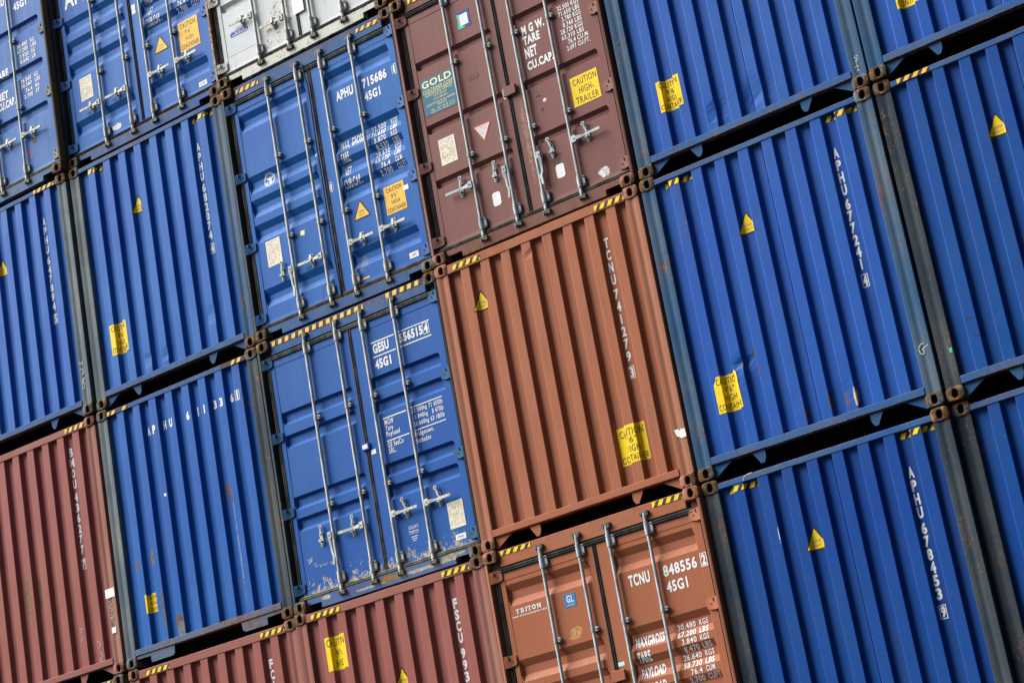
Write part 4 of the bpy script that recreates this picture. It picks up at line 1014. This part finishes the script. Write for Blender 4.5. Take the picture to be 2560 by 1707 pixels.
r = shell(3, 3, 'orange-brown door-end container numbered TCNU 848556 2, below the orange-brown corrugated one', 'brown', 'post_brown')
D, art = door_end(r, 'brown', paint('brown_doors', (0.322, 0.105, 0.051), (0.335, 0.120, 0.062), 0.3, 0.08, patches=[(.86, 1.945, .075, .05, (0.42, 0.22, 0.09), .05), (.84, 1.90, .06, .02, (0.42, 0.22, 0.09), .05)]), [band_flat(2.550), band_flat(1.836), band_flat(1.558), band_flat(1.279), band_flat(.545)],
                  post='post_brown', rod='rod_cool', guides=(1.912, .99), gasket='gasket_dark', sill='rail_brown', clip_v=1.45, sd=3.1)
# slab-serif name
fl = Flat(); xs = [.240, .294, .346, .378, .430, .484]; z0, z1 = 2.259, 2.303; lw = .010; sf = .006
def stem(x, a=z0, b=z1): fl.rect(x, x + lw, a, b); fl.rect(x - .006, x + lw + .006, a, a + sf); fl.rect(x - .006, x + lw + .006, b - sf, b)
for x in (xs[0], xs[3]): stem(x + .016); fl.rect(x, x + .042, z1 - sf, z1); fl.rect(x, x + .006, z1 - .015, z1 - sf); fl.rect(x + .036, x + .042, z1 - .015, z1 - sf)
stem(xs[1] + .006); fl.rect(xs[1] + .016, xs[1] + .034, z1 - sf, z1); fl.rect(xs[1] + .016, xs[1] + .034, z0 + .018, z0 + .024); fl.rect(xs[1] + .030, xs[1] + .040, z0 + .024, z1 - sf); fl.poly([(xs[1] + .018, z0 + .018), (xs[1] + .028, z0 + .018), (xs[1] + .044, z0), (xs[1] + .032, z0)])
stem(xs[2] + .010)
fl.disc(xs[4] + .021, (z0 + z1) / 2, .022, .022, 0, 0, 20, .52)
stem(xs[5] + .004); stem(xs[5] + .036); fl.poly([(xs[5] + .004, z1), (xs[5] + .014, z1), (xs[5] + .046, z0), (xs[5] + .036, z0)])
fl.text('www.tritoncontainer.com', .190, .588, 2.226, 2.248, .010)
art(fl, 'company_lettering', LT, 0)
p = art(Flat().rect(.795, .922, 2.180, 2.303), 'approval_sticker', [M['gl_blue']])
art(T(('GL', .822, .900, 2.220, 2.288, .02), ('CERTIFIED', .815, .905, 2.190, 2.203, .002)), 'lettering', [M['white']], None, .0026, p)
art(T(('TCNU', 1.520, 1.748, 2.190, 2.298, .034)), 'owner_code', LT, 1); art(T(('848556', 1.894, 2.252, 2.192, 2.296, .034)), 'serial_number', LT, 1); art(T(('45G1', 1.900, 2.124, 2.046, 2.146, .034)), 'size_code', LT, 1)
art(Flat().frame(2.294, 2.364, 2.182, 2.303, .007).text('2', 2.307, 2.351, 2.194, 2.291, .045), 'check_digit', LT, 1)
fl = T(('MAXGROSS', 1.455, 1.765, 1.645, 1.738), ('TARE', 1.460, 1.602, 1.506, 1.606), ('PAYLOAD', 1.458, 1.715, 1.366, 1.460), ('CU.LOAD', 1.455, 1.715, 1.226, 1.318), bold=.04)
for k, (n_, u_) in enumerate((('30.480', 'KGS'), ('67.200', 'LBS'), ('3.840', 'KGS'), ('8.470', 'LBS'), ('26.640', 'KGS'), ('58.730', 'LBS'), ('76.4', 'CUM'), ('2.700', 'CUFT'))):
    t = 1.752 - .0685 * k; n0 = len(n_.replace('.', '')) + .3 * n_.count('.')
    fl.text(n_, 2.098 - .036 * n0, 2.098, t - .052, t, .018); fl.text(u_, 2.136, 2.136 + .031 * len(u_), t - .052, t, .018)
art(fl, 'weight_markings', LT, 1)
art(Flat().rect(1.248, 1.318, 1.530, 1.567), 'pale_blue_label', [M['sky_blue']])
door_tape(r, .218, .572, 2.817, 2.858, start=.0); door_tape(r, 1.950, 2.276, 2.812, 2.860)

# column 4 ------------------------------------------------------------------
r = shell(4, 1, 'blue corrugated container right of the maroon one, above APHU 677241', 'blue', 'post_blue')
front_end(r, 'blue', paint('blue_wall_c', (0.014, 0.074, 0.345), (0.030, 0.105, 0.34), 0.8, 0.4, vstretch=.05), post=('post_blue', 'post_blue'), sd=9.6, rail_bot='rail_blue', dents=[(1.33, .32, .16, .28, .018), (.90, .35, .10, .14, .012)])
caution(r, .367, .543, .848, sd=9.6)
serial(r, 'APHU', '671905', '8', 2.49, sd=9.6)
chalk(r, [[(2.345, .16), (2.36, .18), (2.365, .155), (2.375, .155)], [(2.335, .20), (2.375, .205), (2.352, .19), (2.356, .225)], [(2.350, .235), (2.37, .25), (2.345, .255), (2.385, .27)], [(2.345, .285), (2.36, .275), (2.385, .29), (2.37, .305), (2.345, .285)]], w=.005)

r = shell(4, 2, 'blue corrugated container APHU 677241 4, dented beside its torn caution sticker', 'blue', 'post_blue')
dn = [(.665, .925, .14, .07, .020), (.62, .80, .07, .20, -.010), (.74, .80, .05, .22, .012), (1.10, .42, .05, .16, .008), (1.60, .36, .06, .16, .01)]
pt = [(.775, .975, .012, .05, (0.06, 0.045, 0.025), .06), (.67, .905, .03, .012, (0.09, 0.075, 0.045), .06), (.80, .815, .035, .012, (0.10, 0.05, 0.03), .05), (1.66, .30, .016, .09, (0.55, 0.40, 0.18), .05), (1.58, .30, .010, .10, (0.12, 0.06, 0.03), .05), (1.42, .33, .012, .08, (0.12, 0.06, 0.03), .06), (1.17, .30, .012, .07, (0.14, 0.07, 0.03), .05)]
front_end(r, 'blue', paint('blue_wall_d', (0.013, 0.070, 0.335), (0.030, 0.10, 0.33), 0.8, 0.45, patches=pt, vstretch=.05), post=('post_blue', 'post_blue'), sd=10.7, dents=dn)
serial(r, 'APHU', '677241', '4', 2.492, sd=10.7, uc=1.968)
super_heavy(r, .886, 2.036, sd=10.7)
caution(r, .338, .535, .872, sd=10.7, dents=dn, rag=[(0, 0), (1, .0), (.985, .70), (1.0, .78), (.99, .96), (.93, 1.03), (.80, .99), (.5, 1.0), (.12, 1.0), (.10, .93), (0, .80)])
wall_tape(r, .245, .535, 2.738, 2.785, sd=10.7, start=.0); wall_tape(r, 1.942, 2.255, 2.738, 2.785, sd=10.7, start=.02)
chalk(r, [[(2.375, .545), (2.345, .55), (2.318, .515), (2.325, .47), (2.352, .455), (2.365, .49), (2.345, .50)], [(2.345, .50), (2.405, .525)]], w=.007)

r = shell(4, 3, 'shaded blue corrugated container end numbered APHU 678453 9', 'blue', 'post_dark')
front_end(r, 'blue', paint('blue_wall_e_shaded', (0.003, 0.048, 0.245), (0.012, 0.062, 0.215), 0.8, 0.45, vstretch=.04, patches=[(.655, 2.25, .005, .07, (0.45, 0.48, 0.5), .04)]), post=('post_dark', 'post_dark'), sd=11.8)  # same blue painted darker for the light falloff towards lower right
serial(r, 'APHU', '678453', '9', 2.500, sd=11.8, uc=1.965)
super_heavy(r, .872, 2.040, sd=11.8)
wall_tape(r, .24, .545, 2.738, 2.785, sd=11.8, start=.03); wall_tape(r, 1.942, 2.262, 2.738, 2.785, sd=11.8, start=.02)
chalk(r, [[(.52, 2.856), (.46, 2.85), (.425, 2.83), (.43, 2.81)]], y=0.0)

# column 5 ------------------------------------------------------------------
r = shell(5, 1, 'blue container in the upper right corner, only its foot in view', 'blue', 'post_blue')
front_end(r, 'blue', paint('blue_wall_f', (0.011, 0.068, 0.32), (0.022, 0.09, 0.34), 0.3, 0.2, vstretch=.05), post=('post_blue', 'post_blue'), sd=12.9)
caution(r, .395, .532, .86, sd=12.9, width=.31)

r = shell(5, 2, 'shaded blue container with striped tape on its top rail, right of APHU 677241', 'blue', 'post_dark')
front_end(r, 'blue', paint('blue_wall_g_shaded', (0.002, 0.050, 0.245), (0.010, 0.074, 0.245), 0.75, 0.45, vstretch=.04, patches=[(.36, .62, .05, .006, (0.03, 0.03, 0.03), .1), (.40, .46, .05, .006, (0.03, 0.03, 0.03), .1)]), post=('post_dark', 'post_blue'), sd=13.4, dents=[(.36, .62, .06, .05, .01), (.60, .56, .06, .05, .01)], rail_mat='rail_blue')  # wall colour darkened to carry the right-hand light falloff
super_heavy(r, .885, 2.038, sd=13.4)
rail_tape(r, .232, .535, 2.808, 2.848, amber=True, worn=.1)
wrap(Flat().rect(.118, .145, .40, .44), 'small_sticker', [M['mint']], r, lambda u, v: .006, .002)

r = shell(5, 3, 'shaded blue container in the lower right corner, right of APHU 678453', 'blue', 'post_dark')
front_end(r, 'blue', paint('blue_wall_h_shaded', (0.002, 0.048, 0.24), (0.010, 0.068, 0.235), 0.75, 0.45, vstretch=.04), post=('post_dark', 'post_dark'), sd=14.5, rail_mat='rail_blue')  # falloff of light in this corner is put into a deeper blue

# ground tier that carries the stack (below the frame)
for c in range(6):
    r = shell(c, 4, 'blue shipping container on the ground at the foot of the stack', 'blue', 'post_dark', 'ground tier of the container stack')
    front_end(r, 'blue', body_mat('blue'), post=('post_dark', 'post_dark'), sd=20.0)

# black containers added out of view on the right to block skylight and bounce
for k in range(7):
    r = shell(9, k - 2, 'black container added out of view to shade the wall from the right', 'black', 'post_black', 'added shade blockers on the right', (17.3, -8.5))
    front_end(r, 'red', body_mat('black'), rail_mat='post_black', post=('post_black', 'post_black'), sd=20.0)

# ------------------------------------------------------------------ ground
b = MB(); b.poly([(-300, -300, 0), (300, -300, 0), (300, 300, 0), (-300, 300, 0)])
g = b.build('ground', simple('asphalt', (0.055, 0.055, 0.053), 0.9, 0, 0.3, 0.6, lo=.3, hi=.7)); g['kind'] = 'structure'
